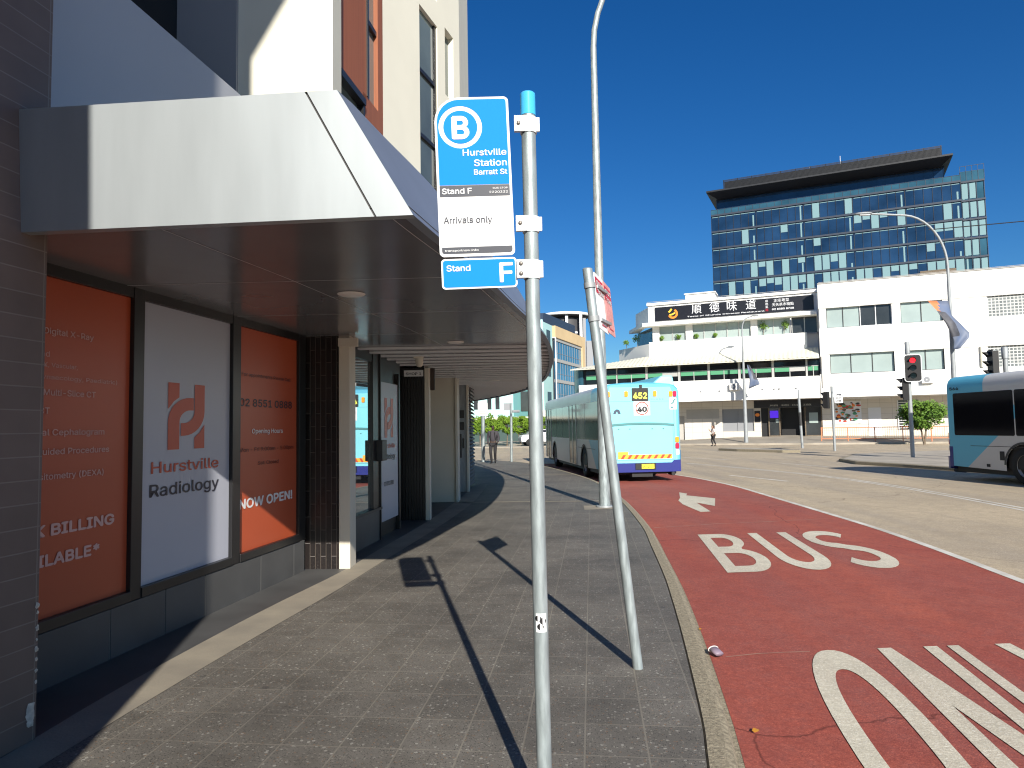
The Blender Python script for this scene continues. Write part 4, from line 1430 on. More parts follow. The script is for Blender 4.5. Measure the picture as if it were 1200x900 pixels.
# overhead cable
q = MB()
cpts = [Vector((18.6, 30.6, 10.05)) + (Vector((60, 10, 10.9)) - Vector((18.6, 30.6, 10.05))) * (k / 20) + Z * (-0.7 * 4 * (k / 20) * (1 - k / 20)) for k in range(21)]
q.tube(cpts, 0.022, 6)
tag(q.build('overhead_cable', 'black'), 'thin black overhead cable running right from the hooked lamp', 'cable')

# ================================================================== SIGNAL POLES AND SMALL POLES
def signal_head(q, c, face, w=0.62, h=1.14, d=0.22, hood=True):
    """black target board, housing, three hooded lenses; face = unit direction it looks"""
    f = Vector(face).normalized()
    sd = Vector((-f.y, f.x, 0))
    c = Vector(c)
    q.poly2([rrect(-w / 2, -h / 2, w / 2, h / 2, 0.1)], c + f * 0.02, sd * (1), Z, 0.03, 0)
    q.obox(c - sd * 0.17 - Z * 0.5 - f * d, sd * 0.34, f * d, Z * 1.0, 0)
    for k, zz in enumerate((0.34, 0.0, -0.34)):
        cc = c + Z * zz + f * 0.024
        n = 14
        a0, a1 = [], []
        for i in range(n + 1):
            th = math.radians(-20 + 220 * i / n)
            p = cc + sd * 0.135 * math.cos(th) + Z * 0.135 * math.sin(th)
            a0.append(p)
            a1.append(p + f * (0.24 * (0.35 + 0.65 * max(0, math.sin(th)))))
        q.strip(a0, a1, 0)
def lens_on(name, c, face, m, parent):
    f = Vector(face).normalized()
    sd = Vector((-f.y, f.x, 0))
    q = MB()
    q.disc(Vector(c) + f * 0.03, sd, Z, 0.115, 20)
    return q.build(name, m, parent)
TL = thing('traffic_light', 'grey traffic light pole on the median showing a red light', 'traffic light', (17.5, 30.8, 0))
q = MB()
q.tube([(17.5, 30.8, -0.05), (17.5, 30.8, 5.05)], 0.085, 16)
q.lathe([(0.10, 0.0), (0.10, 0.5), (0.085, 0.52)], (17.5, 30.8, 4.56), n=16)
q.build('pole', 'galv_dull', TL)
fdir = (-0.42, -0.9, 0)
q = MB()
signal_head(q, (17.56, 30.55, 3.9), fdir)
hd = q.build('signal_head', 'black', TL)
lens_on('red_lamp', Vector((17.56, 30.55, 4.24)), fdir, 'signal_red', hd)
lens_on('dark_lamp', Vector((17.56, 30.55, 3.9)), fdir, 'dark_glass', hd)
lens_on('dark_lamp', Vector((17.56, 30.55, 3.56)), fdir, 'dark_glass', hd)
q = MB()
f = Vector(fdir).normalized()
sd = Vector((-f.y, f.x, 0))
q.poly2([rrect(-0.34, -0.60, 0.34, 0.60, 0.13), rrect(-0.312, -0.572, 0.312, 0.572, 0.11)], Vector((17.56, 30.55, 3.9)) + f * 0.024, sd, Z, 0.03)
q.build('target_border', 'sign_white', hd)
q = MB()
signal_head(q, (17.30, 30.95, 3.0), (-0.9, 0.45, 0), 0.5, 0.9)
q.build('signal_head', 'black', TL)
SG = thing('traffic_light', 'traffic light seen from behind above the right bus roof', 'traffic light', (18.4, 26.0, 0))
q = MB()
q.tube([(18.4, 26, -0.05), (18.4, 26, 4.2)], 0.085, 16)
q.lathe([(0.11, 0.0), (0.11, 0.42), (0.085, 0.44)], (18.4, 26, 3.85), n=16)
q.build('pole', 'galv_dull', SG)
q = MB()
signal_head(q, (17.92, 26.1, 3.65), (-0.95, 0.3, 0), 0.62, 1.1)
q.build('signal_head', 'black', SG)
q = MB()
q.box((17.98, 26.15, 3.2), (18.2, 26.2, 4.2))
q.build('backing_board', 'galv_dull', SG)
OW = thing('one_way_sign', 'grey pole with white one way sign and a black signal by the far kerb', 'sign', (19.3, 42.1, 0))
q = MB()
q.tube([(19.27, 42.1, -0.15), (19.25, 42.1, 3.75)], 0.075, 14)
q.build('pole', 'galv_dull', OW)
q = MB()
q.poly2([rrect(0, 0, 0.50, 0.66, 0.05)], (19.34, 42.0, 2.74), X, Z, 0.02)
ows = q.build('sign_panel', 'sign_white', OW)
q = MB()
q.text("ONE", (19.59, 41.975, 3.19), X, Z, 0.32, 0.13, 'C', 0.01)
q.text("WAY", (19.59, 41.975, 3.0), X, Z, 0.34, 0.13, 'C', 0.01)
q.poly2([[(0.08, 0.10), (0.30, 0.10), (0.30, 0.06), (0.43, 0.125), (0.30, 0.19), (0.30, 0.15), (0.08, 0.15)]], (19.34, 41.975, 2.74), X, Z)
q.build('lettering', 'black', ows)
q = MB()
signal_head(q, (18.85, 42.2, 2.92), (-0.7, 0.7, 0), 0.55, 0.95)
q.build('signal_head', 'black', OW)
PL = thing('signal_pole', 'plain grey pole with dark sleeve in front of the restaurant door', 'pole', (19.55, 47.6, 0))
q = MB()
q.tube([(19.6, 47.6, -0.15), (19.5, 47.6, 3.3)], 0.085, 14)
q.tube([(19.5, 47.6, 3.3), (19.49, 47.6, 3.85)], 0.05, 10)
q.build('pole', 'galv_dull', PL)
q = MB()
q.tube([(19.558, 47.6, 1.4), (19.527, 47.6, 2.3)], 0.092, 14)
q.build('sleeve', 'charcoal', PL)
P1 = thing('timetable_pole', 'pale pole carrying a white timetable plate under the awning end', 'sign pole', (-1.42, 33.3, 0))
q = MB()
q.tube([(-1.42, 33.3, -0.05), (-1.40, 33.3, 2.75)], 0.085, 14)
q.build('pole', 'galv', P1)
q = MB()
q.poly2([rrect(-0.23, 0, 0.23, 0.62, 0.03)], (-1.41, 33.2, 2.18), X, Z, 0.02)
pp = q.build('plate', 'sign_white', P1)
q = MB()
for k in range(5):
    q.box((-1.56, 33.19, 2.28 + k * 0.1), (-1.24, 33.196, 2.305 + k * 0.1))
q.build('print_line', 'sign_pink', pp)
P2 = thing('footpath_pole', 'slim pale pole with small edge-on flag sign at the far footpath end', 'sign pole', (-0.08, 33.0, 0))
q = MB()
q.tube([(-0.08, 33.0, -0.05), (-0.06, 33.0, 2.75)], 0.06, 14)
q.build('pole', 'galv', P2)
q = MB()
q.box((-0.40, 32.98, 1.70 + 0.72), (-0.12, 33.02, 2.75))
q.box((0.0, 32.9, 2.3), (0.34, 33.1, 2.42))
q.build('flag_sign', 'mid_grey', P2)

# ================================================================== BUSES
def make_bus(name, label, rear, heading, rear_kind):
    hx, hy = heading
    rz = math.atan2(-hx, hy)
    t = thing(name, label, 'bus', (rear[0], rear[1], RD + 0.007), rz, local=True)
    L, HW = 12.2, 1.25
    wheels = (2.72, 9.35)
    z0, zt = 0.34, 2.62
    roof = [(1.25, 2.62), (1.245, 2.74), (1.21, 2.86), (1.12, 2.95), (0.95, 3.0), (0.5, 3.04), (0.0, 3.05)]
    ring = [(-x, z) for x, z in roof] + [(x, z) for x, z in roof[::-1][1:]]
    q = MB()
    # side skins with wheel arches
    for sx in (-1, 1):
        lp = [(0.10, z0 + 0.05)]
        for wy in wheels:
            lp += [(wy - 0.60, z0)] + [(wy - 0.60 * math.cos(math.radians(a)), 0.50 + 0.56 * math.sin(math.radians(a))) for a in range(0, 181, 15)] + [(wy + 0.60, z0)]
        lp += [(L - 0.1, z0), (L - 0.1, zt), (0.10, zt)]
        q.poly2([lp], (sx * HW, 0, 0), Y, Z)
    # roof shell
    ys = [0.10, 0.4, L - 0.4, L - 0.10]
    for i in range(3):
        A_ = [(x, ys[i], z) for x, z in ring]
        B_ = [(x, ys[i + 1], z) for x, z in ring]
        n = len(A_)
        q.add(A_ + B_, [(k, k + 1, n + k + 1, n + k) for k in range(n - 1)], 0, True)
    # rounded rear and front ends
    for (ya, yb) in ((0.10, 0.0), (L - 0.10, L)):
        ins = 0.07
        prof = [(-HW, z0 + 0.05)] + ring + [(HW, z0 + 0.05)]
        pin = [(x * (1 - ins / HW), z0 + 0.05 + (z - z0 - 0.05) * 0.985) for x, z in prof]
        A_ = [(x, ya, z) for x, z in prof]
        B_ = [(x, yb, z) for x, z in pin]
        n = len(A_)
        q.add(A_ + B_, [(k, (k + 1) % n, n + (k + 1) % n, n + k) for k in range(n)], 0, False)
        q.add(B_, [tuple(range(n))], 0)
    body = q.build('body', 'bus_paint', t)
    q = MB()
    q.box((-1.15, 0.25, 0.22), (1.15, L - 0.3, z0 + 0.1))
    for wy in wheels:
        q.box((-1.2, wy - 0.58, 0.4), (1.2, wy + 0.58, 1.03))
    q.build('underbody', 'black', t)
    # windows on both sides
    for sx in (-1, 1):
        xs = sx * (HW + 0.004)
        segs = [(0.32, 2.45), (2.49, 4.05), (4.09, 5.6), (5.64, 7.15), (7.19, 8.7), (8.74, 10.2), (10.24, 11.9)]
        for a, b in segs:
            if sx < 0 and rear_kind == 'sun' and a in (4.09, 10.24):
                continue
            q = MB()
            q.poly2([rrect(a, 1.28, b, 2.50, 0.05)], (xs, 0, 0), Y, Z, 0.0)
            q.build('window', 'bus_glass', t, recalc=False)
        q = MB()
        q.box((sx * HW, 0.9, 0.98), (sx * (HW + 0.002), 3.9, 0.995))
        q.build('panel_seam', 'charcoal', t)
    if rear_kind == 'sun':
        for a in (4.15, 10.35):
            q = MB()
            q.box((-HW - 0.006, a, 0.36), (-HW - 0.002, a + 1.35, 2.50))
            dr = q.build('door', 'bus_glass', t)
            q = MB()
            for b in (a - 0.10, a + 0.65, a + 1.35):
                q.box((-HW - 0.016, b, 0.36), (-HW - 0.004, b + 0.10, 2.52))
            q.build('door_post', 'rim', dr)
    # wheels
    for sx in (-1, 1):
        for wy in wheels:
            q = MB()
            x_ = sx * (HW - 0.30)
            prof = [(0.30, 0.0), (0.46, 0.0), (0.49, 0.03), (0.49, 0.24), (0.46, 0.28), (0.31, 0.27)]
            q.lathe([(r, sx * h) for r, h in prof], (x_, wy, 0.49), 'X', 28)
            wh = q.build('wheel', 'rubber', t)
            q = MB()
            q.lathe([(0.31, sx * 0.26), (0.28, sx * 0.20), (0.22, sx * 0.16), (0.16, sx * 0.17), (0.15, sx * 0.24), (0.0, sx * 0.25)], (x_, wy, 0.49), 'X', 24)
            q.build('rim', 'rim', wh)
            q = MB()
            n = 18
            A_, B_ = [], []
            for k in range(n + 1):
                a = math.radians(180 * k / n)
                A_.append((sx * (HW + 0.012), wy - 0.60 * math.cos(a), 0.50 + 0.56 * math.sin(a)))
                B_.append((sx * (HW + 0.012), wy - 0.66 * math.cos(a), 0.50 + 0.62 * math.sin(a)))
            q.strip(A_, B_)
            q.build('wheel_arch', 'charcoal', wh, recalc=False)
    # rear face
    yr = -0.004
    q = MB()
    q.poly2([[(-1.12, 0.42), (1.12, 0.42), (1.12, 2.45)] + [(0.95, 2.9), (-0.95, 2.9)] + [(-1.12, 2.45)]], (0, yr, 0), X, Z)
    q.build('rear_panel', 'aqua', t)
    q = MB()
    q.add([(-1.20, -0.05, 0.30), (1.20, -0.05, 0.30), (1.20, -0.05, 0.66), (1.0, -0.05, 0.66), (0.92, -0.05, 0.58), (-0.92, -0.05, 0.58), (-1.0, -0.05, 0.66), (-1.20, -0.05, 0.66)],
          [(0, 1, 4, 5), (1, 2, 3, 4), (0, 5, 6, 7)])
    q.box((-1.20, -0.048, 0.30), (1.20, 0.05, 0.575))
    for sx in (-1, 1):
        q.box((sx * 1.005, -0.048, 0.575), (sx * 1.2, 0.05, 0.655))
        q.add([(sx * 1.2, -0.05, 0.30), (sx * 1.258, 0.09, 0.30), (sx * 1.258, 0.09, 0.66), (sx * 1.2, -0.05, 0.66)], [(0, 1, 2, 3)])
        q.box((sx * 1.25, 0.09, 0.36), (sx * 1.256, 0.22, 0.95))
    q.build('bumper', 'bus_navy', t)
    q = MB()
    q.box((-0.05 - 0.17, -0.075, 0.38), (0.42, -0.052, 0.57))
    q.build('plate_recess', 'black', t)
    q = MB()
    q.box((-0.03, -0.085, 0.405), (0.36, -0.076, 0.545))
    pt = q.build('number_plate', 'yellow', t)
    q = MB()
    q.text("MO 4017", (0.165, -0.0865, 0.43), X, Z, 0.33, 0.09, 'C', 0.01)
    q.build('lettering', 'black', pt)
    q = MB()
    A_ = [(-1.02 + 2.06 * k / 20, -0.03, 1.70 + 0.05 * math.sin(PI * k / 20)) for k in range(21)]
    B_ = [(x, -0.03, z + 0.055) for x, y, z in A_]
    C_ = [(x, yr, z + 0.062) for x, y, z in A_]
    q.strip(A_, B_)
    q.strip(B_, C_)
    q.strip([(x, yr, z) for x, y, z in A_], A_)
    q.build('engine_grille', 'charcoal' if rear_kind != 'sun' else 'teal', t)
    q = MB()
    for xx in (-0.70, -0.35, 0.35, 0.70):
        q.box((xx - 0.02, yr - 0.012, 1.60), (xx + 0.02, yr, 1.63))
    q.build('panel_catch', 'teal', t)
    q = MB()
    q.box((-1.09, yr - 0.003, 2.455), (-0.27, yr, 2.462))
    q.box((0.31, yr - 0.003, 2.455), (0.90, yr, 2.462))
    for sx in (-1.045, 1.04):
        q.box((sx, yr - 0.003, 0.68), (sx + 0.01, yr, 2.45))
    q.build('panel_seam', 'teal', t)
    q = MB()
    for sx in (-0.98, 1.0):
        q.box((sx, yr - 0.003, 0.66), (sx + 0.012, yr, 1.68))
    q.box((-0.98, yr - 0.003, 0.66), (1.0, yr, 0.672))
    q.build('engine_door_seam', 'teal', t)
    q = MB()
    q.poly2([rrect(-0.26, 2.47, 0.25, 2.87, 0.02)], (0, yr - 0.02, 0), X, Z, 0.03)
    ds = q.build('route_display', 'black', t)
    q = MB()
    q.text("452", (-0.005, yr - 0.0225, 2.545), X, Z, 0.42, 0.25, 'C', 0.03)
    q.build('route_number', 'led', ds)
    q = MB()
    q.box((-0.02, yr - 0.03, 2.87), (0.06, 0.05, 2.97))
    q.build('rear_camera', 'black', t)
    q = MB()
    q.poly2([rrect(-0.21, 2.03, 0.30, 2.46, 0.01)], (0, yr - 0.004, 0), X, Z)
    ws = q.build('speed_sign', 'sign_white', t)
    q = MB()
    q.disc((0.05, yr - 0.006, 2.245), X, Z, 0.205, 32, 0, 0.175)
    q.build('red_ring', 'chev_red', ws)
    q = MB()
    q.text("40", (0.05, yr - 0.007, 2.145), X, Z, 0.28, 0.2, 'C', 0.05)
    q.build('speed_number', 'black', ws)
    q = MB()
    q.text("C L A S S", (0.33, yr - 0.003, 2.505), X, Z, 0.40, 0.045, 'L', 0.0)
    q.build('lettering', 'charcoal', t)
    for xx, zz, mm in ((-1.0, 2.68, 'amber'), (-0.44, 2.69, 'amber'), (0.46, 2.69, 'amber'), (0.96, 2.68, 'amber'), (1.085, 2.68, 'red_lens')):
        q = MB()
        q.poly2([rrect(xx - 0.055, zz - 0.085, xx + 0.055, zz + 0.085, 0.03)], (0, yr - 0.022, 0), X, Z, 0.02)
        q.build('marker_lamp', mm, t)
    for xx in (-1.12, 1.12):
        for zz, mm in ((1.27, 'amber'), (1.08, 'red_lens'), (0.89, 'clear_lens')):
            q = MB()
            q.poly2([rrect(xx - 0.058, zz - 0.085, xx + 0.058, zz + 0.085, 0.03)], (0, yr - 0.026, 0), X, Z, 0.03)
            q.build('tail_lamp', mm, t)
    q = MB()
    q.poly2([rrect(0.92, 2.2, 1.14, 2.56, 0.01)], (0, yr - 0.005, 0), X, Z)
    nt_ = q.build('notice', 'sign_white', t)
    q = MB()
    q.poly2([stroke_loop([(0.97, 2.38), (1.03, 2.40), (1.05, 2.47), (1.11, 2.52)], (0.022, 0.022))], (0, yr - 0.007, 0), X, Z)
    q.box((0.95, yr - 0.007, 2.24), (1.03, yr - 0.0065, 2.29))
    q.build('notice_print', 'teal', nt_)
    q = MB()
    q.poly2([[(-0.86, 2.08), (-0.78, 2.08), (-0.74, 2.16), (-0.70, 2.08), (-0.62, 2.08), (-0.66, 2.20), (-0.74, 2.23), (-0.82, 2.18)]], (0, yr - 0.005, 0), X, Z)
    q.build('emblem', 'navy_trim', t)
    q = MB()
    q.poly2([rrect(-0.74, 0.70, 0.95, 0.83, 0.01)], (0, yr - 0.008, 0), X, Z)
    q.box((-0.74, yr - 0.008, 0.835), (-0.42, yr - 0.006, 0.92))
    cs = q.build('chevron_strip', 'chev_orange', t)
    q = MB()
    for k in range(8):
        xx = -0.66 + k * 0.205
        q.quad((xx, yr - 0.0095, 0.705), (xx + 0.085, yr - 0.0095, 0.705), (xx + 0.165, yr - 0.0095, 0.825), (xx + 0.08, yr - 0.0095, 0.825))
    q.build('chevron_stripe', 'chev_red', cs)
    # roof pods
    q = MB()
    q.add([(0.35, 0.12, 2.95), (1.16, 0.12, 2.85), (1.10, 0.2, 3.26), (0.75, 0.2, 3.26), (0.3, 3.0, 2.95), (1.16, 3.0, 2.85), (1.0, 2.8, 3.22), (0.5, 2.8, 3.22)],
          [(0, 1, 2, 3), (4, 7, 6, 5), (0, 4, 5, 1), (1, 5, 6, 2), (2, 6, 7, 3), (3, 7, 4, 0)]) if rear_kind == 'sun' else q.box((-0.8, 4.0, 3.0), (0.8, 6.6, 3.22))
    q.build('roof_pod', 'aqua' if rear_kind == 'sun' else 'bracket', t, bevel=0.03)
    q = MB()
    q.box((-0.3, 0.06, 0.15), (0.35, 0.8, 0.32))
    q.tube([(0.95, -0.1, 0.24), (0.95, 0.3, 0.24)], 0.06, 10)
    q.build('exhaust', 'black', t)
    # front mirrors and windscreen
    q = MB()
    q.poly2([rrect(-1.1, 1.1, 1.1, 2.7, 0.1)], (0, L + 0.004, 0), X, Z)
    q.build('windscreen', 'bus_glass', t)
    return t
b1h = Vector((-0.092, 0.996)).normalized()
make_bus('city_bus', 'aqua backed route bus pulled up at the kerb, seen from its sunlit rear', (3.93, 21.5), b1h, 'sun')
b2h = Vector((0.117, -0.993)).normalized()
b2 = make_bus('city_bus', 'white bus with blue rear quarter at the right edge, shaded side showing', (12.92 + 1.25 * 0.993, 20.9 + 0.146), b2h, 'side')
q = MB()
q.text("564", (1.262, 0.22, 2.60), Y, Z, 0.34, 0.11, 'L', 0.02)
q.build('fleet_number', 'black', b2)
for (a, b, c, d) in ((1.92, 0.62, 2.08, 0.86), (1.45, 0.42, 1.58, 0.50), (2.3, 0.93, 2.5, 0.96)):
    q = MB()
    q.poly2([rrect(a, b, c, d, 0.01)], (1.256, 0, 0), Y, Z)
    q.build('side_hatch', 'black', b2)
# ================================================================== RESTAURANT BUILDING (far side of the crossing)
RB = thing('restaurant_building', 'white three storey Chinese restaurant building with black rooftop sign and cream sheet awning', 'building', (FP0[0], FP0[1], 0), FRZ, local=True)
q = MB()
for a, b in ((-16.5, -9.4), (-7.8, -6.7), (-6.1, -2.75), (-0.05, 0.55)):
    q.box((a, 0.0, -0.3), (b, 0.3, 3.62))
q.box((-9.4, 0, 2.6), (-7.8, 0.3, 3.62))
q.box((-6.7, 0.0, 2.4), (-6.1, 0.3, 3.62))
q.box((-2.75, 0.0, -0.3), (-0.05, 0.3, 0.92))
q.box((-2.75, 0.0, 2.92), (-0.05, 0.3, 3.62))
q.box((0.55, 0.0, 2.95), (5.5, 0.3, 3.62))
q.box((-16.5, 1.8, -0.3), (5.5, 2.0, 3.6))
q.build('ground_floor_wall', 'stone_wall', RB)
q = MB()
q.box((-9.4, 0.2, -0.3), (-7.8, 0.25, 2.6))
q.build('shop_door', 'dim_glass', RB)
q = MB()
q.box((-6.7, 0.2, -0.3), (-6.1, 0.25, 2.4))
q.build('shop_door', 'grey_wall', RB)
q = MB()
q.box((-5.9, -0.03, 2.1), (-3.0, -0.003, 2.95))
q.build('shop_panel', 'grey_wall', RB)
q = MB()
q.box((-2.75, 0.15, 0.92), (-0.05, 0.2, 2.92))
for xx in (-2.75, -1.45, -0.13):
    q.box((xx, 0.1, 0.92), (xx + 0.08, 0.16, 2.92))
q.build('shop_window', 'mid_grey', RB)
q = MB()
q.box((0.0, -0.06, 2.95), (5.42, -0.002, 3.60))
fs = q.build('door_sign', 'sign_black', RB)
q = MB()
q.text("順 德 味 道", (3.0, -0.064, 3.08), X, Z, 3.4, 0.34, 'C', 0.0)
q.build('lettering', 'alu', fs)
q = MB()
q.box((0.02, -0.05, 1.7), (0.5, -0.002, 2.7))
pz = q.build('menu_poster', 'sign_black', RB)
q = MB()
q.poly2([[(0.26 + 0.19 * math.cos(a / 20 * 2 * PI), 2.35 + 0.15 * math.sin(a / 20 * 2 * PI)) for a in range(20)]], (0, -0.055, 0), X, Z)
q.build('dish_print', 'orange', pz)
q = MB()
q.box((0.55, 0.25, 0.4), (1.2, 0.29, 2.95))
q.box((2.18, 1.2, 0.3), (4.0, 1.25, 2.95))
q.build('door_opening', 'black', RB)
for a, b in ((1.2, 2.05), (4.15, 5.42)):
    q = MB()
    q.box((a, 0.12, 0.5), (b, 0.16, 2.95))
    d_ = q.build('glass_door', 'dim_glass', RB)
    q = MB()
    for xx in (a - 0.05, b - 0.02):
        q.box((xx, 0.05, 0.4), (xx + 0.09, 0.2, 2.95))
    q.box((a, 0.06, 0.42), (b, 0.19, 0.52))
    q.build('door_frame', 'bark', d_)
q = MB()
q.box((1.3, 0.06, 2.05), (1.98, 0.11, 2.68))
q.build('lit_screen', 'screen', RB)
q = MB()
q.box((1.75, 0.08, 1.65), (1.98, 0.11, 1.95))
q.box((4.45, 0.06, 1.55), (5.15, 0.10, 2.45))
q.build('notice_board', 'office_glass', RB)
q = MB()
q.box((-15.4, -3.0, 3.62), (5.38, 0.32, 3.75))
q.build('canopy_slab', 'grey_wall', RB)
q = MB()
q.box((-15.2, -3.0, 3.752), (5.38, -2.72, 5.42))
q.box((-15.3, -3.08, 3.60), (5.38, -3.002, 4.25))
q.build('first_floor_band', 'white_wall', RB)
q = MB()
for xx in (-4.2, -2.6, 0.9, 1.8, 2.2, 3.5):
    q.box((xx, -3.10, 4.42), (xx + 0.12, -3.002, 4.5))
q.build('wall_fitting', 'mid_grey', RB)
bays = [(-14.6, -11.7), (-11.6, -9.0), (-8.8, -6.1), (-5.9, -3.55), (-3.35, -1.0), (-0.8, 1.7), (1.9, 4.35), (4.5, 5.36)]
q = MB()
q.box((-14.9, -2.4, 5.42), (5.38, -2.3, 7.0))
q.build('first_floor_back', 'sign_black', RB)
for i, (a, b) in enumerate(bays):
    q = MB()
    q.box((a, -2.60, 5.42), (b, -2.56, 6.75))
    wn = q.build('window', 'dark_glass', RB)
    q = MB()
    for k, (u, v) in enumerate(((a + 0.04, (a + b) / 2 - 0.03), ((a + b) / 2 + 0.03, b - 0.04))):
        hh = 0.35 if not (i in (2, 6) and k == 1) else 0.35
        q.box((u, -2.66, 6.12 - hh + 0.12), (v, -2.61, 6.24), 1 if (i in (2, 6) and k == 1) else 0)
    q.build('blind', ['green_blind', 'alu'], wn)
    q = MB()
    q.box(((a + b) / 2 - 0.03, -2.68, 5.42), ((a + b) / 2 + 0.03, -2.60, 6.27))
    q.box((a, -2.68, 6.25), (b, -2.60, 6.30))
    q.build('mullion', 'alu', wn)
for a, b in zip([v[1] for v in bays], [v[0] for v in bays[1:]]):
    q = MB()
    q.box((a, -2.72, 5.42), (b, -2.3, 7.0), 0)
    q.build('window_post', 'alu', RB)
q = MB()
n = 60
for k in range(n):
    u0 = -15.8 + 21.2 * k / n
    u1 = -15.8 + 21.2 * (k + 1) / n
    um = (u0 + u1) / 2
    for a, b, ra, rb in ((u0, um, 0, 0.035), (um, u1, 0.035, 0)):
        def tz(u):
            return 7.95 if u > -9 else 7.95 - (-9 - u) / 6.8 * 0.75
        q.quad((a, -3.65, 6.88 + ra), (b, -3.65, 6.88 + rb), (b, -1.0, tz(b) + rb), (a, -1.0, tz(a) + ra))
q.quad((-15.8, -3.65, 6.88), (5.4, -3.65, 6.88), (5.4, -3.65, 6.80), (-15.8, -3.65, 6.80))
q.quad((-15.8, -3.65, 6.80), (5.4, -3.65, 6.80), (5.4, -2.3, 6.98), (-15.8, -2.3, 6.98))
q.build('sheet_awning', 'cream_roof', RB, recalc=False)
# rounded dark glass corner under the awning
q = MB()
cp_ = [(-14.9 - 1.3 * math.sin(a), -0.9 - 1.7 * math.cos(a)) for a in [k * PI / 2 / 8 for k in range(9)]] + [(-16.2, 6.0), (-14.9, 6.0)]
q.prism(cp_, 3.75, 7.0)
q.build('corner_glazing', 'tower_glass_pale', RB)
# second floor
q = MB()
q.box((-8.9, -1.2, 7.0), (4.55, -0.9, 9.25))
q.box((4.55, -0.2, 7.0), (5.45, 0.1, 9.2))
for a, b in ((-8.55, -7.95), (-5.55, -4.95), (0.05, 0.6)):
    q.box((a, -1.18, 9.25), (b, -0.9, 10.62))
q.box((-8.9, -1.2, 10.98), (5.45, -0.9, 12.62))
q.box((-9.0, -1.35, 12.622), (5.5, -0.6, 12.86))
q.box((-5.45, -1.3, 12.862), (-2.9, 0.5, 13.35))
q.box((-5.55, -1.4, 13.352), (-2.8, 0.6, 13.46))
q.build('second_floor_wall', 'white_wall', RB)
q = MB()
q.box((-9.3, -2.1, 10.62), (5.4, -0.9, 10.93))
q.add([(-9.3, -2.1, 10.62), (-9.3, -2.1, 10.93), (-11.6, 2.4, 10.93), (-11.6, 2.4, 10.62), (-9.3, -0.9, 10.62), (-9.3, -0.9, 10.93), (-10.6, 2.4, 10.93), (-10.6, 2.4, 10.62)],
      [(0, 1, 2, 3), (4, 5, 6, 7), (0, 3, 7, 4), (1, 2, 6, 5), (2, 3, 7, 6)])
q.build('ledge', 'white_wall', RB)
q = MB()
q.wall((-10.9, 2.4), (-8.9, -1.2), 10.95, 12.5, 0.25)
q.wall((-12.7, 2.6), (-8.9, -1.22), 7.0, 9.1, 0.25)
q.box((-9.2, 2.6, 0), (5.4, 9.5, 12.4))
q.box((-14, 2.7, 0), (-9.21, 9.5, 7.9))
q.build('chamfer_wall', 'white_wall', RB)
q = MB()
q.wall((-10.8, 2.6), (-8.6, -1.0), 9.1, 10.62, 0.1)
q.build('corner_window', 'tower_glass_pale', RB)
wins = [(-7.95, -5.55, 2, 'office_glass'), (-4.95, 0.05, 5, 'office_glass'), (0.6, 3.25, 2, 'office_glass'), (3.4, 5.4, 2, 'dim_glass')]
for a, b, nn, mm in wins:
    q = MB()
    q.box((a, -0.95, 9.25), (b, -0.92, 10.62))
    wn = q.build('window', mm, RB)
    q = MB()
    for k in range(nn + 1):
        xx = a + (b - a) * k / nn
        q.box((xx - 0.035, -1.02, 9.25), (xx + 0.035, -0.955, 10.62))
    q.build('mullion', 'alu', wn)
q = MB()
q.box((-8.25, -1.30, 11.15), (5.2, -1.202, 12.42))
sg = q.build('roof_sign', 'sign_black', RB)
q = MB()
yy = -1.304
for ch, s_ in (("順", -4.5), ("德", -2.95), ("味", -1.45), ("道", 0.15)):
    q.text(ch, (s_, yy, 11.65), X, Z, 0.85, None, 'C', 0.0)
q.text("Taste of Shunde Chinese Restaurant", (-5.35, yy, 11.30), X, Z, 6.6, 0.14, 'L', 0.01)
q.text("正宗粤菜", (2.65, yy, 12.05), X, Z, 1.25, None, 'C', 0.0)
q.text("天天茶市精點", (2.75, yy, 11.70), X, Z, 1.75, None, 'C', 0.0)
q.text("02 8385 8738", (2.75, yy, 11.36), X, Z, 1.75, 0.2, 'C', 0.02)
for k, ch in enumerate("順德菜"):
    q.text(ch, (1.45, yy, 12.1 - 0.26 * k), X, Z, 0.22, None, 'C', 0.0)
q.build('lettering', 'sign_white', sg)
q = MB()
q.text("館", (1.45, yy, 11.32), X, Z, 0.22, None, 'C', 0.0)
q.build('red_lettering', 'sign_red', sg)
q = MB()
q.poly2([stroke_loop([(-6.62 + 0.36 * math.cos(math.radians(a)), 11.72 + 0.36 * math.sin(math.radians(a))) for a in range(-160, 80, 15)], (0.09, 0.09))], (0, yy, 0), X, Z)
q.build('emblem', 'orange', sg)
q = MB()
q.poly2([stroke_loop([(-7.0, 11.88), (-6.85, 12.02), (-6.72, 12.18)], (0.08, 0.08))], (0, yy, 0), X, Z)
q.poly2([stroke_loop([(-6.95, 11.62), (-6.7, 11.66), (-6.42, 11.80)], (0.07, 0.07))], (0, yy, 0), X, Z)
q.build('emblem_flame', 'gold', sg)
q = MB()
q.tube([(-9, -1.2, 12.98), (5.4, -1.2, 12.98)], 0.02, 6)
q.build('roof_rail', 'alu', RB)
def ac_unit(root, s, d, z):
    q = MB()
    q.box((s - 0.40, d - 0.32, z - 0.28), (s + 0.40, d - 0.005, z + 0.28))
    a = q.build('air_conditioner', 'white_wall', root, bevel=0.02)
    q = MB()
    q.disc((s - 0.08, d - 0.325, z), X, Z, 0.22, 24, 0, 0.05)
    q.build('fan_grille', 'mid_grey', a)
ac_unit(RB, -1.3, -3.02, 4.75)

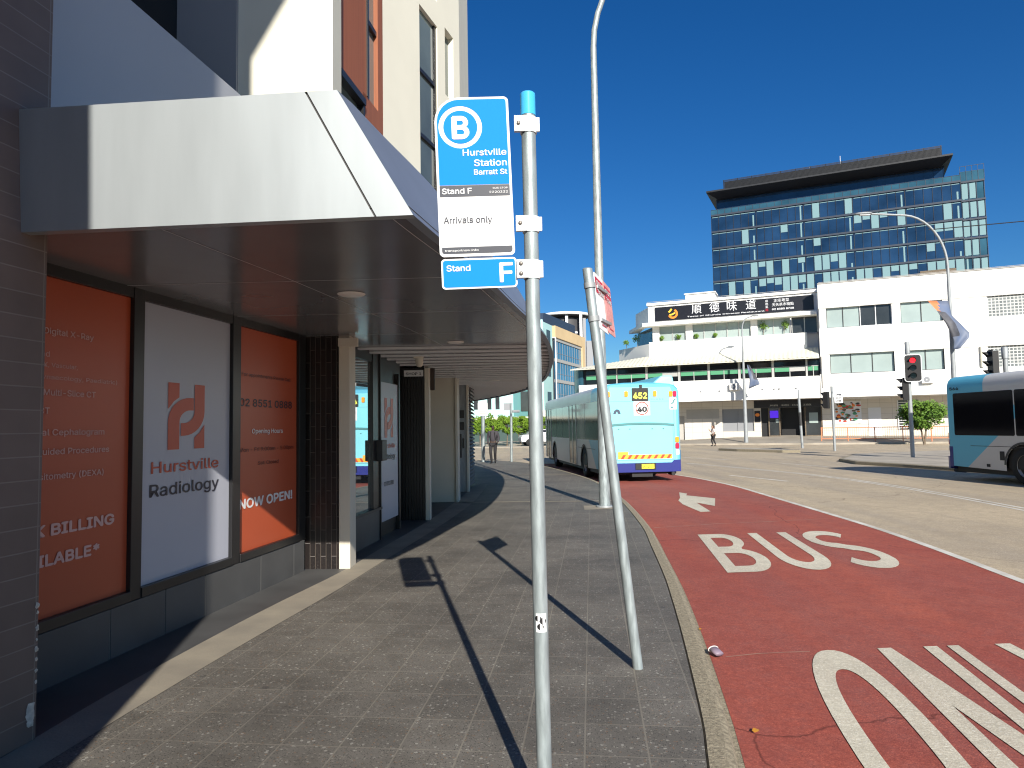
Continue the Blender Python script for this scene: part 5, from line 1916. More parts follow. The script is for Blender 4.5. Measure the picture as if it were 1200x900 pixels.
# ================================================================== WHITE OFFICE BLOCK beside it
OB = thing('office_building', 'white three storey office block with bands of pale windows and glass bricks', 'building', (FP0[0], FP0[1], 0), FRZ, local=True)
q = MB()
SE = 34.0
q.box((5.5, -3.0, 10.93), (SE, -2.6, 12.95))
q.box((5.5, -3.0, 7.12), (SE, -2.6, 9.28))
q.box((5.42, -3.0, 3.752), (SE, -2.6, 5.52))
q.box((5.42, -3.08, 3.60), (SE, -3.002, 4.3))
for a, b in ((5.55, 6.07), (10.82, 11.43), (14.3, 17.2), (21.5, SE)):
    q.box((a, -2.95, 9.28), (b, -2.6, 10.93))
for a, b in ((5.5, 6.2), (10.85, 11.75), (14.25, 17.1), (21.5, SE)):
    q.box((a, -2.95, 5.52), (b, -2.6, 7.12))
q.box((5.5, -2.6, 3.6), (5.75, 8, 12.9))
q.box((5.8, -2.0, 3.6), (SE, 8, 12.85))
q.build('wall', 'white_wall', OB)
q = MB()
q.box((5.42, -3.0, 3.62), (SE, 0.3, 3.75))
q.build('canopy_slab', 'grey_wall', OB)
q = MB()
q.box((5.5, -3.06, 12.952), (SE, -2.5, 13.02))
q.tube([(5.6, -2.9, 13.1), (SE, -2.9, 13.1)], 0.02, 6)
q.build('roof_edge', 'grey_wall', OB)
def off_win(a, b, z0, z1, n, m):
    q = MB()
    q.box((a, -2.70, z0), (b, -2.66, z1))
    wn = q.build('window', m, OB)
    q = MB()
    for k in range(1, n):
        xx = a + (b - a) * k / n
        q.box((xx - 0.03, -2.74, z0), (xx + 0.03, -2.702, z1))
    for xx in (a, b - 0.05):
        q.box((xx, -2.75, z0), (xx + 0.05, -2.702, z1))
    q.box((a, -2.76, z0), (b, -2.702, z0 + 0.05))
    q.build('mullion', 'charcoal' if m != 'dim_glass' else 'sign_white', wn)
off_win(6.07, 8.55, 9.28, 10.93, 2, 'office_glass')
off_win(8.55, 10.82, 9.28, 10.93, 2, 'dim_glass')
off_win(11.43, 14.3, 9.28, 10.93, 2, 'office_glass')
off_win(6.2, 10.85, 5.52, 7.12, 3, 'office_glass')
off_win(11.75, 14.25, 5.52, 7.12, 2, 'office_glass')
M['glass_block'] = brick_mat('glass_block', (0.20, 0.22, 0.22), (0.12, 0.135, 0.135), (0.52, 0.52, 0.50), 0.24, 0.24, 0.035, 0.0, 0.3, rot=(PI / 2, 0, 0), bump=0.5)
for z0, z1 in ((9.28, 10.93), (5.52, 7.12)):
    q = MB()
    q.box((17.1 if z0 < 7 else 17.2, -2.8, z0), (21.5, -2.62, z1))
    q.build('glass_brick_panel', 'glass_block', OB)
q = MB()
q.tube([(16.65, -3.02, 5.55), (16.65, -3.02, 7.1)], 0.11, 10)
q.build('downpipe', 'cream_roof', OB)
q = MB()
q.tube([(5.58, -3.06, 4.4), (5.58, -3.06, 7.0)], 0.035, 8)
q.build('drain_pipe', 'grey_wall', OB)
q = MB()
q.box((5.5, 0.0, -0.3), (SE, 0.3, 3.62))
q.build('ground_floor_wall', 'stone_wall', OB)
q = MB()
q.box((6.45, -0.06, 1.45), (8.5, -0.002, 3.35))
fp_ = q.build('food_poster', 'sign_white', OB)
q = MB()
random.seed(5)
for k in range(60):
    cx, cz = random.uniform(6.6, 8.3), random.uniform(1.6, 3.2)
    rx_, rz_ = random.uniform(0.07, 0.2), random.uniform(0.05, 0.11)
    q.poly2([[(cx + rx_ * math.cos(a / 12 * 2 * PI), cz + rz_ * math.sin(a / 12 * 2 * PI)) for a in range(12)]], (0, -0.064 - 0.001 * k, 0), X, Z, 0, k % 5)
q.build('dish_print', ['orange', 'chev_red', 'bark', 'green_blind', 'dark_panel'], fp_)
q = MB()
q.box((9.0, -0.05, 0.1), (9.95, -0.002, 2.75))
q.build('side_door', 'sign_white', OB)
q = MB()
q.box((11.2, -0.04, 0.9), (12.7, -0.002, 3.3))
lv = q.build('louvre_window', 'dim_glass', OB)
q = MB()
for k in range(11):
    q.box((11.25, -0.07, 1.0 + k * 0.21), (12.3, -0.045, 1.06 + k * 0.21))
q.box((12.3, -0.08, 0.9), (12.38, -0.045, 3.3))
q.box((11.16, -0.08, 0.9), (11.24, -0.045, 3.3))
q.build('louvre_blade', 'sign_white', lv)
ac_unit(OB, 13.0, -3.02, 4.75)
q = MB()
q.box((6.9, -0.6, 3.50), (10.6, -0.5, 3.56))
q.build('light_batten', 'sign_white', OB)

# planter shrubs on the restaurant parapets
def leaf_cloud(name, centers, nleaf, size, m, parent=None, squash=1.0):
    q = MB()
    for (c, r) in centers:
        c = Vector(c)
        for _ in range(nleaf):
            v = Vector((random.gauss(0, 1), random.gauss(0, 1), random.gauss(0, 1)))
            v = v.normalized() * r * random.random() ** 0.45
            v.z *= squash
            p = c + v
            a = Vector((random.gauss(0, 1), random.gauss(0, 1), random.gauss(0, 1))).normalized()
            b = a.orthogonal().normalized()
            s_ = size * random.uniform(0.6, 1.4)
            q.quad(p - a * s_, p + b * s_ * 0.55, p + a * s_, p - b * s_ * 0.55)
    return q.build(name, m, parent, recalc=False)
random.seed(11)
for (s_, d_, z_, h_, lab) in ((-11.6, 1.2, 9.1, 0.75, 'low green shrub in the left roof planter of the restaurant'), (-10.3, 0.2, 9.1, 1.15, 'taller thin shrub in the left roof planter beside the corner window'),
                              (1.1, -1.15, 9.25, 1.25, 'pot plant on the sill left of the pair under the restaurant sign'), (2.75, -1.15, 9.25, 1.3, 'pot plant on the sill right of the pair under the restaurant sign'),
                              (-7.7, -1.15, 9.25, 0.5, 'small sill plant at the leftmost restaurant window'), (-6.2, -1.15, 9.25, 0.55, 'small bushy sill plant at the right side of the leftmost restaurant window'),
                              (-4.6, -1.15, 9.25, 0.5, 'small sill plant beside the middle restaurant pier'), (-3.0, -1.15, 9.25, 0.45, 'small sill plant in the middle of the wide restaurant window')):
    t = thing('planter_shrub', lab, 'plant', fw(s_, d_, z_), FRZ, 'plants along the restaurant parapets', local=True)
    q = MB()
    q.tube([(0, 0, 0), (0.03, 0, h_ * 0.55)], 0.03, 6)
    q.build('stem', 'bark', t)
    leaf_cloud('foliage', [((random.uniform(-0.25, 0.25) * min(1, h_), random.uniform(-0.1, 0.1), h_ * random.uniform(0.45, 0.85)), 0.22 * min(1.2, h_ + 0.2)) for _ in range(6)], 26, 0.07, 'leaf', t)

# ================================================================== GLASS TOWER
TT = thing('glass_tower', 'dark blue glass office tower with black roof slab rising behind the white buildings', 'tower', (44.6, 155, 0), math.atan2(-0.425, 0.905), local=True)
lv_ = [26.0, 29.6, 33.35, 37.1, 40.85, 44.6, 48.35]
q = MB()
q.box((1.6, 1.0, 0), (48.0, 24, 48.3))
q.box((49.0, 2.2, 0), (52.2, 24, 50.6))
q.build('core', 'dark_panel', TT)
q = MB()
for zz in lv_:
    q.box((0.8, -0.12, zz - 0.28), (48.5, 1.0, zz + 0.10))
    q.box((48.52, 0.9, zz - 0.28), (52.6, 2.2, zz + 0.08))
q.build('floor_slab', 'spandrel', TT)
cols = [0.8, 10.4, 20.0, 29.4, 38.9, 48.5]
random.seed(21)
for i in range(len(lv_) - 1):
    za, zb = lv_[i] + 0.1, lv_[i + 1] - 0.28
    for j in range(5):
        a, b = cols[j] + 0.02, cols[j + 1] - 0.02
        q = MB()
        q.box((a, 0.15, za), (b, 0.2, zb))
        wn = q.build('window', 'tower_glass_pale' if i == 0 else 'tower_glass', TT)
        q = MB()
        npan = 6
        for k in range(npan + 1):
            xx = a + (b - a) * k / npan
            q.box((xx - 0.028, 0.05, za), (xx + 0.028, 0.14, zb))
        q.build('mullion', 'plant_black', wn)
        q = MB()
        got = False
        for k in range(npan):
            u, v = a + (b - a) * k / npan + 0.12, a + (b - a) * (k + 1) / npan - 0.12
            pr = 0.10 + (0.75 if i == 0 else 0) + (0.62 if i == 1 or (i == 2 and j in (1, 2)) or (i == 3 and j == 4) or (i == 4 and j == 3) else 0)
            if random.random() < pr:
                h_ = random.choice([0.55, 1.0, 1.0, 0.4]) if i else random.choice([1.0, 1.0, 0.6])
                q.box((u, 0.10, zb - (zb - za) * h_ + 0.1), (v, 0.142, zb - 0.1))
                got = True
        # pale column behind the glass line and a thin light strip at the ceiling
        q.box((b - 0.75, 0.105, za), (b - 0.45, 0.14, za + (zb - za) * random.uniform(0.25, 0.95)))
        q.box((a + 0.2, 0.11, zb - 0.30), (b - 0.2, 0.138, zb - 0.17))
        q.build('blind', 'blind', wn)
for i in range(len(lv_) - 1):
    za, zb = lv_[i] + 0.1, lv_[i + 1] - 0.28
    q = MB()
    q.box((48.6, 1.15, za), (52.5, 1.2, zb))
    wn = q.build('window', 'tower_glass' if i in (3, 4) else 'tower_glass_pale', TT)
    q = MB()
    for k in range(4):
        xx = 48.6 + 3.9 * k / 3
        q.box((xx - 0.05, 1.0, za), (xx + 0.05, 1.14, zb))
    q.build('mullion', 'spandrel', wn)
    q = MB()
    for k in range(3):
        if random.random() < 0.65:
            q.box((48.75 + 1.3 * k, 1.1, za + 0.2), (49.75 + 1.3 * k, 1.142, zb - 0.15))
    q.box((48.9, 1.105, za + 0.1), (49.2, 1.14, zb))
    q.build('blind', 'blind', wn)
q = MB()
q.box((1.8, 2.2, 48.4), (46.0, 2.3, 52.6))
for k in range(27):
    q.box((1.8 + k * 1.7, 2.05, 48.4), (1.9 + k * 1.7, 2.19, 52.6))
q.build('penthouse_glass', 'tower_glass', TT)
q = MB()
q.box((0.8, 0.0, 48.45), (48.5, 0.05, 49.5))
q.box((48.52, 0.95, 48.45), (52.6, 1.0, 50.3))
q.build('balustrade', 'tower_glass_pale', TT)
q = MB()
for k in range(33):
    q.box((0.8 + k * 1.49, -0.04, 48.45), (0.88 + k * 1.49, -0.002, 49.55))
for k in range(5):
    q.box((48.55 + k, 0.9, 48.45), (48.62 + k, 0.948, 51.4))
q.box((0.8, -0.05, 49.5), (48.5, 0.06, 49.56))
q.box((48.52, 0.9, 51.35), (52.6, 1.0, 51.42))
q.build('balustrade_rail', 'spandrel', TT)
q = MB()
q.box((48.52, 1.1, 49.5), (52.55, 1.15, 50.4))
q.build('wing_parapet', 'spandrel', TT)
q = MB()
vs = [(0.3, -2.2, 53.0), (47.2, -2.2, 53.0), (47.2, 22, 53.0), (0.3, 22, 53.0), (2.2, 1.2, 52.2), (45.6, 1.2, 52.2), (45.6, 20, 52.2), (2.2, 20, 52.2), (0.3, -2.2, 53.35), (47.2, -2.2, 53.35), (47.2, 22, 53.35), (0.3, 22, 53.35)]
q.add(vs, [(4, 5, 6, 7), (0, 1, 5, 4), (1, 2, 6, 5), (2, 3, 7, 6), (3, 0, 4, 7), (0, 8, 9, 1), (1, 9, 10, 2), (2, 10, 11, 3), (3, 11, 8, 0), (8, 11, 10, 9)])
q.build('roof_slab', 'plant_black', TT)
q = MB()
q.box((3.6, 1.4, 53.352), (45.8, 14, 53.5))
for k in range(15):
    q.box((3.6, 1.0, 53.55 + k * 0.19), (45.8, 1.08, 53.66 + k * 0.19))
for k in range(15):
    q.box((3.6 + k * 3.0, 1.1, 53.5), (3.75 + k * 3.0, 1.3, 56.4))
q.box((3.8, 1.5, 53.4), (45.6, 1.6, 56.1))
q.build('plant_screen', 'plant_black', TT)
q = MB()
q.tube([(27.5, 3, 55), (27.5, 3, 58.2)], 0.06, 6)
q.tube([(21.5, 3, 55), (21.5, 3, 56.9)], 0.04, 6)
q.build('mast', 'sign_white', TT)
q = MB()
q.box((40.5, -3.5, 29.4), (46.5, -0.2, 30.6))
q.build('lower_roof', 'bark', TT)

# ================================================================== BUILDINGS AT THE FAR LEFT
AB = thing('aqua_building', 'pale aqua building with narrow dark windows behind the street trees', 'building', (-8, 73, 0))
q = MB()
q.box((-26, 73, 2.7), (0.1, 80, 12.8))
q.box((2.2, 72.4, 2.7), (3.3, 80, 12.8))
q.wall((3.3, 72.4), (4.45, 75.6), 2.7, 12.6, 1.5)
q.box((-26, 72.7, 2.7), (0.1, 72.95, 3.5))
q.build('wall', 'aqua_wall', AB)
q = MB()
q.box((0.1, 74.2, 2.7), (2.2, 75, 12.8))
q.box((0.102, 73.0, 2.7), (0.5, 74.2, 12.8))
q.build('recess_wall', 'teal', AB)  # dark teal paints in the shade of the recess and bay side
q = MB()
q.box((-26, 72.6, 2.45), (3.3, 72.99, 2.7))
q.box((2.0, 71.8, 2.4), (3.4, 72.39, 3.3))
q.build('string_course', 'cream', AB)
q = MB()
q.box((-26, 73.6, -0.2), (3.2, 79, 2.45))
q.build('ground_floor', 'green_base', AB)
for wx in (-4.0, -2.6, -1.75, 2.55):
    for zz in (3.5, 7.0):
        q = MB()
        yy = 72.36 if wx > 2.2 else 72.92
        q.box((wx, yy, zz), (wx + 0.42, yy + 0.03, zz + 2.3))
        q.build('window', 'dim_glass', AB)
q = MB()
q.box((0.9, 74.14, 3.3), (2.0, 74.19, 5.4))
q.build('window', 'dim_glass', AB)
wd = Vector((5.1, 14.1, 0)).normalized()
wnn = Vector((wd.y, -wd.x, 0))
for k in range(1):
    for zz in (3.6, 7.0, 10.2):
        q = MB()
        o = Vector((3.3, 72.4, zz)) + wd * (1.2 + 3.4 * k) + wnn * 0.03
        q.obox(o, wd * 1.3, wnn * 0.03, Z * 1.7)
        q.build('window', 'tower_glass_pale', AB)
q = MB()
q.wall((3.35, 72.5), (4.5, 75.7), 12.602, 13.4, 2.0)
q.build('roof_parapet', 'navy_trim', AB)

SBd = thing('glass_office', 'sandstone framed office with blue curtain wall glimpsed between the poles', 'building', (7.4, 120, 0), math.atan2(17, 6.7), local=True)
q = MB()
q.box((0, 0.2, 0), (18.6, 12, 17.0))
q.build('core', 'dark_panel', SBd)
q = MB()
q.box((-0.3, -0.35, 17.0), (18.6, 0.5, 19.0))
q.box((16.6, -0.35, 0), (18.6, 0.5, 17.0))
q.box((-0.3, 0.5, 17.0), (0.3, 12, 19.0))
q.build('stone_frame', 'sandstone', SBd)
for i in range(4):
    za, zb = 17.0 - 3.6 * (i + 1), 17.0 - 3.6 * i - 0.55
    q = MB()
    q.box((0.1, 0.0, za), (16.55, 0.1, zb))
    wn = q.build('window', 'blue_curtain', SBd)
    q = MB()
    for k in range(12):
        q.box((0.1 + k * 1.5, -0.06, za), (0.17 + k * 1.5, -0.003, zb))
    q.box((0.1, -0.05, za + 1.0), (16.55, -0.003, za + 1.06))
    q.build('mullion', 'mid_grey', wn)
    q = MB()
    q.box((0.1, -0.15, zb), (16.55, 0.12, zb + 0.55))
    q.build('spandrel', 'alu', wn)
q = MB()
q.tube([(-0.2, -0.3, 0), (-0.2, -0.3, 17)], 0.12, 8)
q.tube([(-0.2, -0.3, 16.9), (-2.5, 1.5, 16.9)], 0.1, 8)
q.build('corner_rail', 'sign_white', SBd)

CR = thing('curved_roof_building', 'dark building with a curved white edged roof and white columns in the distance', 'building', (16, 160, 0))
q = MB()
cx, cy, rr = 12.7, 162.0, 5.9
prof = [(0.2, 27.9), (rr - 1.0, 27.6), (rr, 27.5), (rr, 27.0), (rr - 0.3, 26.9)]
q.lathe(prof, (cx, cy, 0), n=40)
q.build('roof', 'sign_white', CR)
q = MB()
q.lathe([(0.1, 26.5), (rr - 0.32, 26.88), (rr - 0.32, 26.95), (0.1, 26.7)], (cx, cy, 0), n=40)
q.build('roof_underside', 'dark_panel', CR)
q = MB()
q.lathe([(4.0, 0), (4.0, 26.4)], (cx, cy, 0), n=32)
q.build('drum_wall', 'dark_panel', CR)
q = MB()
q.add([(6.2, 128, 0), (13.6, 148, 0), (13.6, 148, 23.0), (6.2, 128, 22.6), (5.4, 128.3, 0), (12.8, 148.3, 0), (12.8, 148.3, 23.0), (5.4, 128.3, 22.6)],
      [(0, 1, 2, 3), (4, 7, 6, 5), (0, 3, 7, 4), (1, 5, 6, 2), (3, 2, 6, 7)])
q.build('wing_wall', 'navy_trim', CR)
q = MB()
for xx, z0 in ((12.3, 23.0), (15.5, 14.0)):
    q.box((xx, 157.0, z0), (xx + 0.6, 157.6, 26.86))
q.box((12.3, 157.02, 22.6), (15.0, 157.5, 22.999))
q.build('column', 'sign_white', CR)
q = MB()
q.box((16.2, 150, 0), (17.6, 152, 20))
q.box((15.6, 150.4, 0), (16.19, 152, 25))
q.build('side_wall', 'mid_grey', CR)

# ================================================================== TREES
def tree(label, base, h, crown_r, crown_h, seed, group, m='leaf_dark', n=26, leaf=0.10, per=60, trunk=0.05, multi=2):
    random.seed(seed)
    t = thing('street_tree', label, 'tree', base, 0, group)
    b = Vector(base)
    q = MB()
    top = h - crown_h
    for k in range(multi):
        lean = Vector((random.uniform(-0.35, 0.35), random.uniform(-0.2, 0.2), 0)) * (1 if multi > 1 else 0.3)
        pts = [b - Z * 0.1, b + lean * 0.4 + Z * top * 0.55, b + lean + Z * (top + crown_h * 0.35)]
        q.tube(pts, [trunk * 1.2, trunk, trunk * 0.55], 8)
        for j in range(4):
            d = Vector((random.uniform(-1, 1), random.uniform(-1, 1), random.uniform(0.3, 0.9))).normalized()
            q.tube([pts[2], pts[2] + d * crown_r * 0.75], [trunk * 0.5, trunk * 0.15], 6)
    q.build('trunk', 'bark', t)
    cs = []
    for k in range(n):
        a = random.uniform(0, 2 * PI)
        rr_ = crown_r * math.sqrt(random.random()) * 0.85
        zz = random.uniform(0.12, 0.88)
        lim = math.sin(PI * min(max(zz, 0.05), 0.95)) ** 0.6
        cs.append((b + Vector((rr_ * math.cos(a) * lim, rr_ * math.sin(a) * lim, top + crown_h * zz)), crown_r * random.uniform(0.20, 0.36)))
    leaf_cloud('crown', cs, per, leaf, m, t, 0.8)
    return t
labs = ['round street tree at the left end of the row, beside the louvred wall', 'street tree with thin pale trunk directly behind the walking person', 'street tree between the two pale poles with forked trunk',
        'street tree just right of the slim footpath pole', 'street tree right of the slim pole, beside the parked car', 'street tree at the right end of the row next to the bus front', 'street tree half hidden behind the louvred wall']
for k, (xx, yy) in enumerate(((-3.0, 64.2), (-1.75, 66.3), (-0.55, 63.2), (0.75, 66.0), (1.9, 63.8), (3.4, 66.5), (-4.6, 65.5))):
    tree(labs[k], (xx, yy, -0.05), 2.75 + 0.25 * (k % 3 == 1), 1.05, 1.75, 40 + k, 'street trees in a row by the aqua building', n=26, per=80, leaf=0.09)
tree('round leafy tree on the far footpath left of the right bus', (29.4, 50.2, 0.0), 3.1, 1.6, 2.15, 77, None, 'leaf', 60, 0.095, 130, 0.07, 2)

# ================================================================== BARRIER, CAR, PEOPLE, LITTER
BF = thing('pedestrian_barrier', 'orange pedestrian barrier of thin bars along the far kerb', 'barrier', fw(5.3, -4.4, 0.1), FRZ, local=True)
q = MB()
for zz in (0.18, 1.05):
    q.tube([(0, 0, zz), (9.5, 0, zz)], 0.03, 8)
q.build('rail', 'barrier', BF)
q = MB()
for k in range(62):
    q.tube([(0.1 + k * 0.152, 0, 0.18), (0.1 + k * 0.152, 0, 1.05)], 0.009, 5, caps=False)
q.build('bar_infill', 'barrier', BF)
for k in range(6):
    q = MB()
    q.tube([(k * 1.9, 0, -0.1), (k * 1.9, 0, 1.09)], 0.035, 8)
    q.build('post', 'barrier', BF)

CA = thing('parked_car', 'small white parked car half hidden beneath the street trees', 'car', (2.6, 62.6, -0.04), 0.15, local=True)
def car_body(root):
    prof = [(-2.0, 0.35), (-2.05, 0.7), (-1.9, 0.95), (-1.35, 1.0), (-0.85, 1.42), (0.7, 1.45), (1.35, 1.0), (1.95, 0.9), (2.05, 0.6), (2.0, 0.32)]
    q = MB()
    ws_ = [0.82, 0.85, 0.84, 0.82, 0.66, 0.66, 0.80, 0.78, 0.80, 0.8]
    L_ = [(x, -w_, z) for (x, z), w_ in zip(prof, ws_)]
    R_ = [(x, w_, z) for (x, z), w_ in zip(prof, ws_)]
    n = len(prof)
    q.add(L_ + R_, [(i, (i + 1) % n, n + (i + 1) % n, n + i) for i in range(n)] + [tuple(range(n)), tuple(range(n, 2 * n))], 0)
    q.build('body', 'car_white', root, bevel=0.05)
    q = MB()
    for sy in (-1, 1):
        q.add([(-1.15, sy * 0.79, 1.03), (1.15, sy * 0.79, 1.03), (0.62, sy * 0.685, 1.38), (-0.78, sy * 0.685, 1.38)], [(0, 1, 2, 3)])
    q.build('side_window', 'dark_glass', root)
    for sx in (-1.3, 1.3):
        for sy in (-1, 1):
            q = MB()
            q.lathe([(0.2, 0), (0.30, 0), (0.31, sy * 0.05), (0.31, sy * 0.17), (0.2, sy * 0.19), (0, sy * 0.17)], (sx, sy * 0.68, 0.31), 'Y', 16)
            q.build('wheel', 'rubber', root)
car_body(CA)

def skin_mesh(name, joints, edges, m, parent, root=0, sub=2):
    me = bpy.data.meshes.new(name)
    mt = ROOT[parent.name]
    me.from_pydata([tuple(mt @ Vector(p)) for p, r in joints], edges, [])
    o = bpy.data.objects.new(name, me)
    COL.objects.link(o)
    o.parent = parent
    ROOT[o.name] = mt
    md = o.modifiers.new('skin', 'SKIN')
    lay = me.skin_vertices[0] if me.skin_vertices else None
    if lay is None:
        bm = bmesh.new()
        bm.from_mesh(me)
        bm.verts.layers.skin.verify()
        bm.to_mesh(me)
        bm.free()
        lay = me.skin_vertices[0]
    for i, (p, r) in enumerate(joints):
        lay.data[i].radius = r if isinstance(r, tuple) else (r, r)
        lay.data[i].use_root = (i == root)
    md.use_smooth_shade = True
    s_ = o.modifiers.new('sub', 'SUBSURF')
    s_.levels = sub
    s_.render_levels = sub
    me.materials.append(M[m])
    return o
def limb_chain(pts):
    return pts

def person(label, loc, rz, kind):
    t = thing('person', label, 'person', loc, rz, local=True)
    if kind == 'walker':
        sk, top, leg, hair = 'skin_dark', 'jacket', 'trousers', 'hair'
        J = [((0, 0, 0.93), (0.14, 0.10)), ((0, 0.01, 1.12), (0.14, 0.095)), ((0, 0.0, 1.33), (0.155, 0.10)), ((0, 0, 1.46), (0.07, 0.065)), ((0, 0.01, 1.52), 0.052), ((0, 0.02, 1.60), (0.076, 0.09)), ((0, 0.02, 1.69), (0.068, 0.085)),
             ((0.19, 0, 1.40), 0.055), ((0.25, -0.05, 1.13), 0.042), ((0.22, 0.10, 0.92), 0.032), ((0.21, 0.13, 0.84), (0.036, 0.02)),
             ((-0.19, 0, 1.40), 0.055), ((-0.26, -0.02, 1.13), 0.042), ((-0.22, 0.12, 0.95), 0.032), ((-0.20, 0.16, 0.88), (0.036, 0.02)),
             ((0.09, 0, 0.86), 0.088), ((0.10, 0.16, 0.50), 0.058), ((0.07, 0.06, 0.10), 0.040), ((0.08, 0.20, 0.05), 0.032),
             ((-0.09, 0, 0.86), 0.088), ((-0.08, -0.02, 0.48), 0.058), ((-0.06, -0.24, 0.14), 0.040), ((-0.07, -0.15, 0.05), 0.032)]
    else:
        sk, top, leg, hair = 'skin', 'white_top', 'trousers', 'hair_brown'
        J = [((0, 0, 0.90), (0.135, 0.105)), ((0, 0.0, 1.08), (0.115, 0.085)), ((0, 0.0, 1.28), (0.135, 0.09)), ((0, 0, 1.39), (0.06, 0.055)), ((0, 0.02, 1.45), 0.045), ((0, 0.045, 1.52), (0.07, 0.085)), ((0, 0.045, 1.60), (0.062, 0.078)),
             ((0.165, 0, 1.33), 0.045), ((0.21, 0.08, 1.08), 0.036), ((0.15, 0.26, 1.30), 0.028), ((0.12, 0.28, 1.38), (0.032, 0.02)),
             ((-0.165, 0, 1.33), 0.045), ((-0.21, -0.02, 1.07), 0.036), ((-0.19, 0.10, 0.88), 0.028), ((-0.18, 0.13, 0.80), (0.032, 0.02)),
             ((0.085, 0, 0.84), 0.09), ((0.09, 0.10, 0.47), 0.056), ((0.07, 0.02, 0.10), 0.038), ((0.07, 0.15, 0.045), 0.030),
             ((-0.085, 0, 0.84), 0.09), ((-0.08, 0.0, 0.47), 0.056), ((-0.07, -0.16, 0.12), 0.038), ((-0.07, -0.06, 0.045), 0.030)]
    E_ = [(0, 1), (1, 2), (2, 3), (3, 4), (4, 5), (5, 6), (2, 7), (7, 8), (8, 9), (9, 10), (2, 11), (11, 12), (12, 13), (13, 14), (0, 15), (15, 16), (16, 17), (17, 18), (0, 19), (19, 20), (20, 21), (21, 22)]
    skin_mesh('body', J, E_, sk, t)
    def grow(idx, edges, f, m, nm, add=0.012):
        mp_ = {k: i for i, k in enumerate(idx)}
        jj = []
        for k in idx:
            p, r = J[k]
            r = r if isinstance(r, tuple) else (r, r)
            jj.append((p, (r[0] * f + add, r[1] * f + add)))
        skin_mesh(nm, jj, [(mp_[a], mp_[b]) for a, b in edges], m, t)
    sl_ = [0, 1, 2, 3, 7, 8, 11, 12] + ([9, 13] if kind == 'walker' else [])
    se_ = [(0, 1), (1, 2), (2, 3), (2, 7), (7, 8), (2, 11), (11, 12)] + ([(8, 9), (12, 13)] if kind == 'walker' else [])
    grow(sl_, se_, 1.13, top, 'jacket' if kind == 'walker' else 'top')
    grow([0, 15, 16, 17, 19, 20, 21], [(0, 15), (15, 16), (16, 17), (0, 19), (19, 20), (20, 21)], 1.08, leg, 'trousers')
    hz = 1.66 if kind == 'walker' else 1.57
    hy = 0.005 if kind == 'walker' else 0.02
    if kind == 'walker':
        skin_mesh('hair', [((0, hy, hz - 0.03), (0.086, 0.098)), ((0, hy, hz + 0.05), (0.070, 0.085))], [(0, 1)], hair, t)
        q = MB()
        for sx in (-1, 1):
            q.tube([(sx * 0.09, 0.12, 1.42), (sx * 0.10, 0.125, 1.25), (sx * 0.11, 0.10, 1.08), (sx * 0.12, -0.05, 1.05)], 0.022, 8)
        q.box((-0.16, -0.30, 1.02), (0.16, -0.12, 1.45))
        bpk = q.build('backpack', 'black', None, bevel=0.04)
        bpk.location = loc
        bpk.rotation_euler = (0, 0, rz)
        tag(bpk, 'black backpack on the back of the person walking under the awning', 'backpack')
    else:
        skin_mesh('hair', [((0, -0.03, hz + 0.045), (0.082, 0.08)), ((0, -0.055, hz - 0.06), (0.085, 0.065)), ((0, -0.085, hz - 0.26), (0.085, 0.05)), ((0, -0.09, hz - 0.40), (0.05, 0.03))], [(0, 1), (1, 2), (2, 3)], hair, t)
    # face
    fy = J[5][0][1]
    fz = J[5][0][2]
    q = MB()
    for sx in (-1, 1):
        q.lathe([(0.0, 0.0), (0.009, 0.004), (0.011, 0.010), (0.006, 0.016), (0.0, 0.018)], (sx * 0.028, fy + 0.072, fz + 0.018), 'Y', 8)
    q.box((-0.022, fy + 0.082, fz - 0.048), (0.022, fy + 0.092, fz - 0.042))
    q.build('face_detail', 'hair', t)
    q = MB()
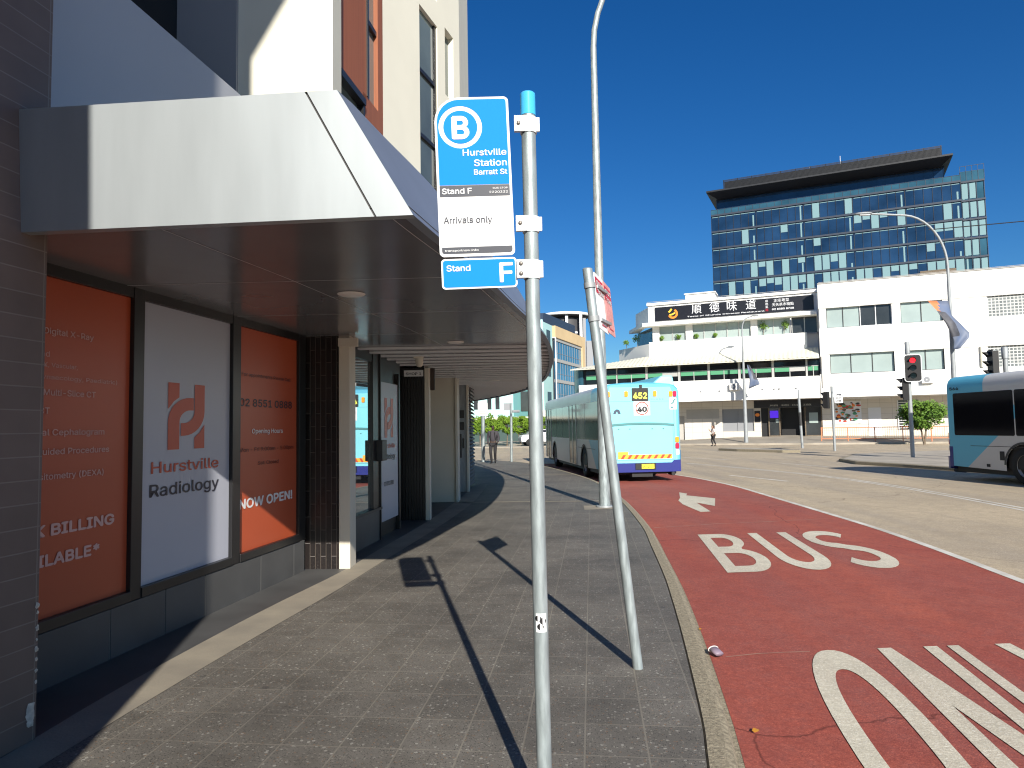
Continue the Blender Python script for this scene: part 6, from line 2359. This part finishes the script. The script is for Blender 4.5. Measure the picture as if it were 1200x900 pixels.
    q.add([(-0.011, fy + 0.082, fz - 0.02), (0.011, fy + 0.082, fz - 0.02), (0, fy + 0.108, fz - 0.02), (0, fy + 0.085, fz + 0.02)], [(0, 1, 2), (0, 2, 3), (1, 3, 2)])
    q.build('nose', sk, t)
    q = MB()
    for sx in (17, 18), (21, 22):
        a, b = Vector(J[sx[0]][0]), Vector(J[sx[1]][0])
        q.tube([a - Z * 0.04, (a + b) / 2 - Z * 0.012, b + (b - a).normalized() * 0.05], [0.045, 0.047, 0.028], 10)
    q.build('shoe', 'black', t)
    return t
person('person in dark jacket and trousers walking beneath the awning end', (-0.90, 31.8, 0.0), PI * 0.97, 'walker')
person('person with long brown hair, white top and dark trousers at the far corner', (15.75, 55.2, RD + 0.01), PI * 0.55, 'woman')

q = MB()
q.lathe([(0.0, 0.0), (0.036, 0.0), (0.045, 0.10), (0.043, 0.10), (0.034, 0.006)], (0, 0, 0), n=20)
cup = thing('crushed_cup', 'crushed lilac drink cup with white lid lying in the gutter', 'cup', (1.50, 5.28, RD + 0.035), 0, local=True)
cup.rotation_euler = (math.radians(80), 0, math.radians(200))
cup.scale = (0.9, 0.5, 0.8)
q.build('cup', 'litter_purple', cup)
q = MB()
q.lathe([(0.0, 0.112), (0.040, 0.112), (0.050, 0.106), (0.050, 0.098), (0.044, 0.098)], (0, 0, 0), n=20)
q.build('lid', 'litter_white', cup)
random.seed(9)
for (xx, yy, s_, mm, lab, z_) in ((1.33, 4.02, 0.028, 'leaf_litter', 'orange fallen leaf on the red lane beside the kerb', RD + 0.018), (1.55, 6.0, 0.018, 'leaf_litter', 'small ochre leaf in the gutter beyond the crushed cup', RD + 0.012)):
    q = MB()
    q.add([(-s_, -s_ * 0.3, 0), (0, -s_ * 0.6, 0.006), (s_ * 1.1, 0.0, 0.0), (0.2 * s_, s_ * 0.7, 0.008), (-s_ * 0.8, s_ * 0.5, 0.002)], [(0, 1, 2, 3, 4)])
    o = q.build('fallen_leaf', mm, None)
    o.location = (xx, yy, z_)
    o.rotation_euler = (0.1, 0.05, 0.7)
    tag(o, lab, 'leaf')
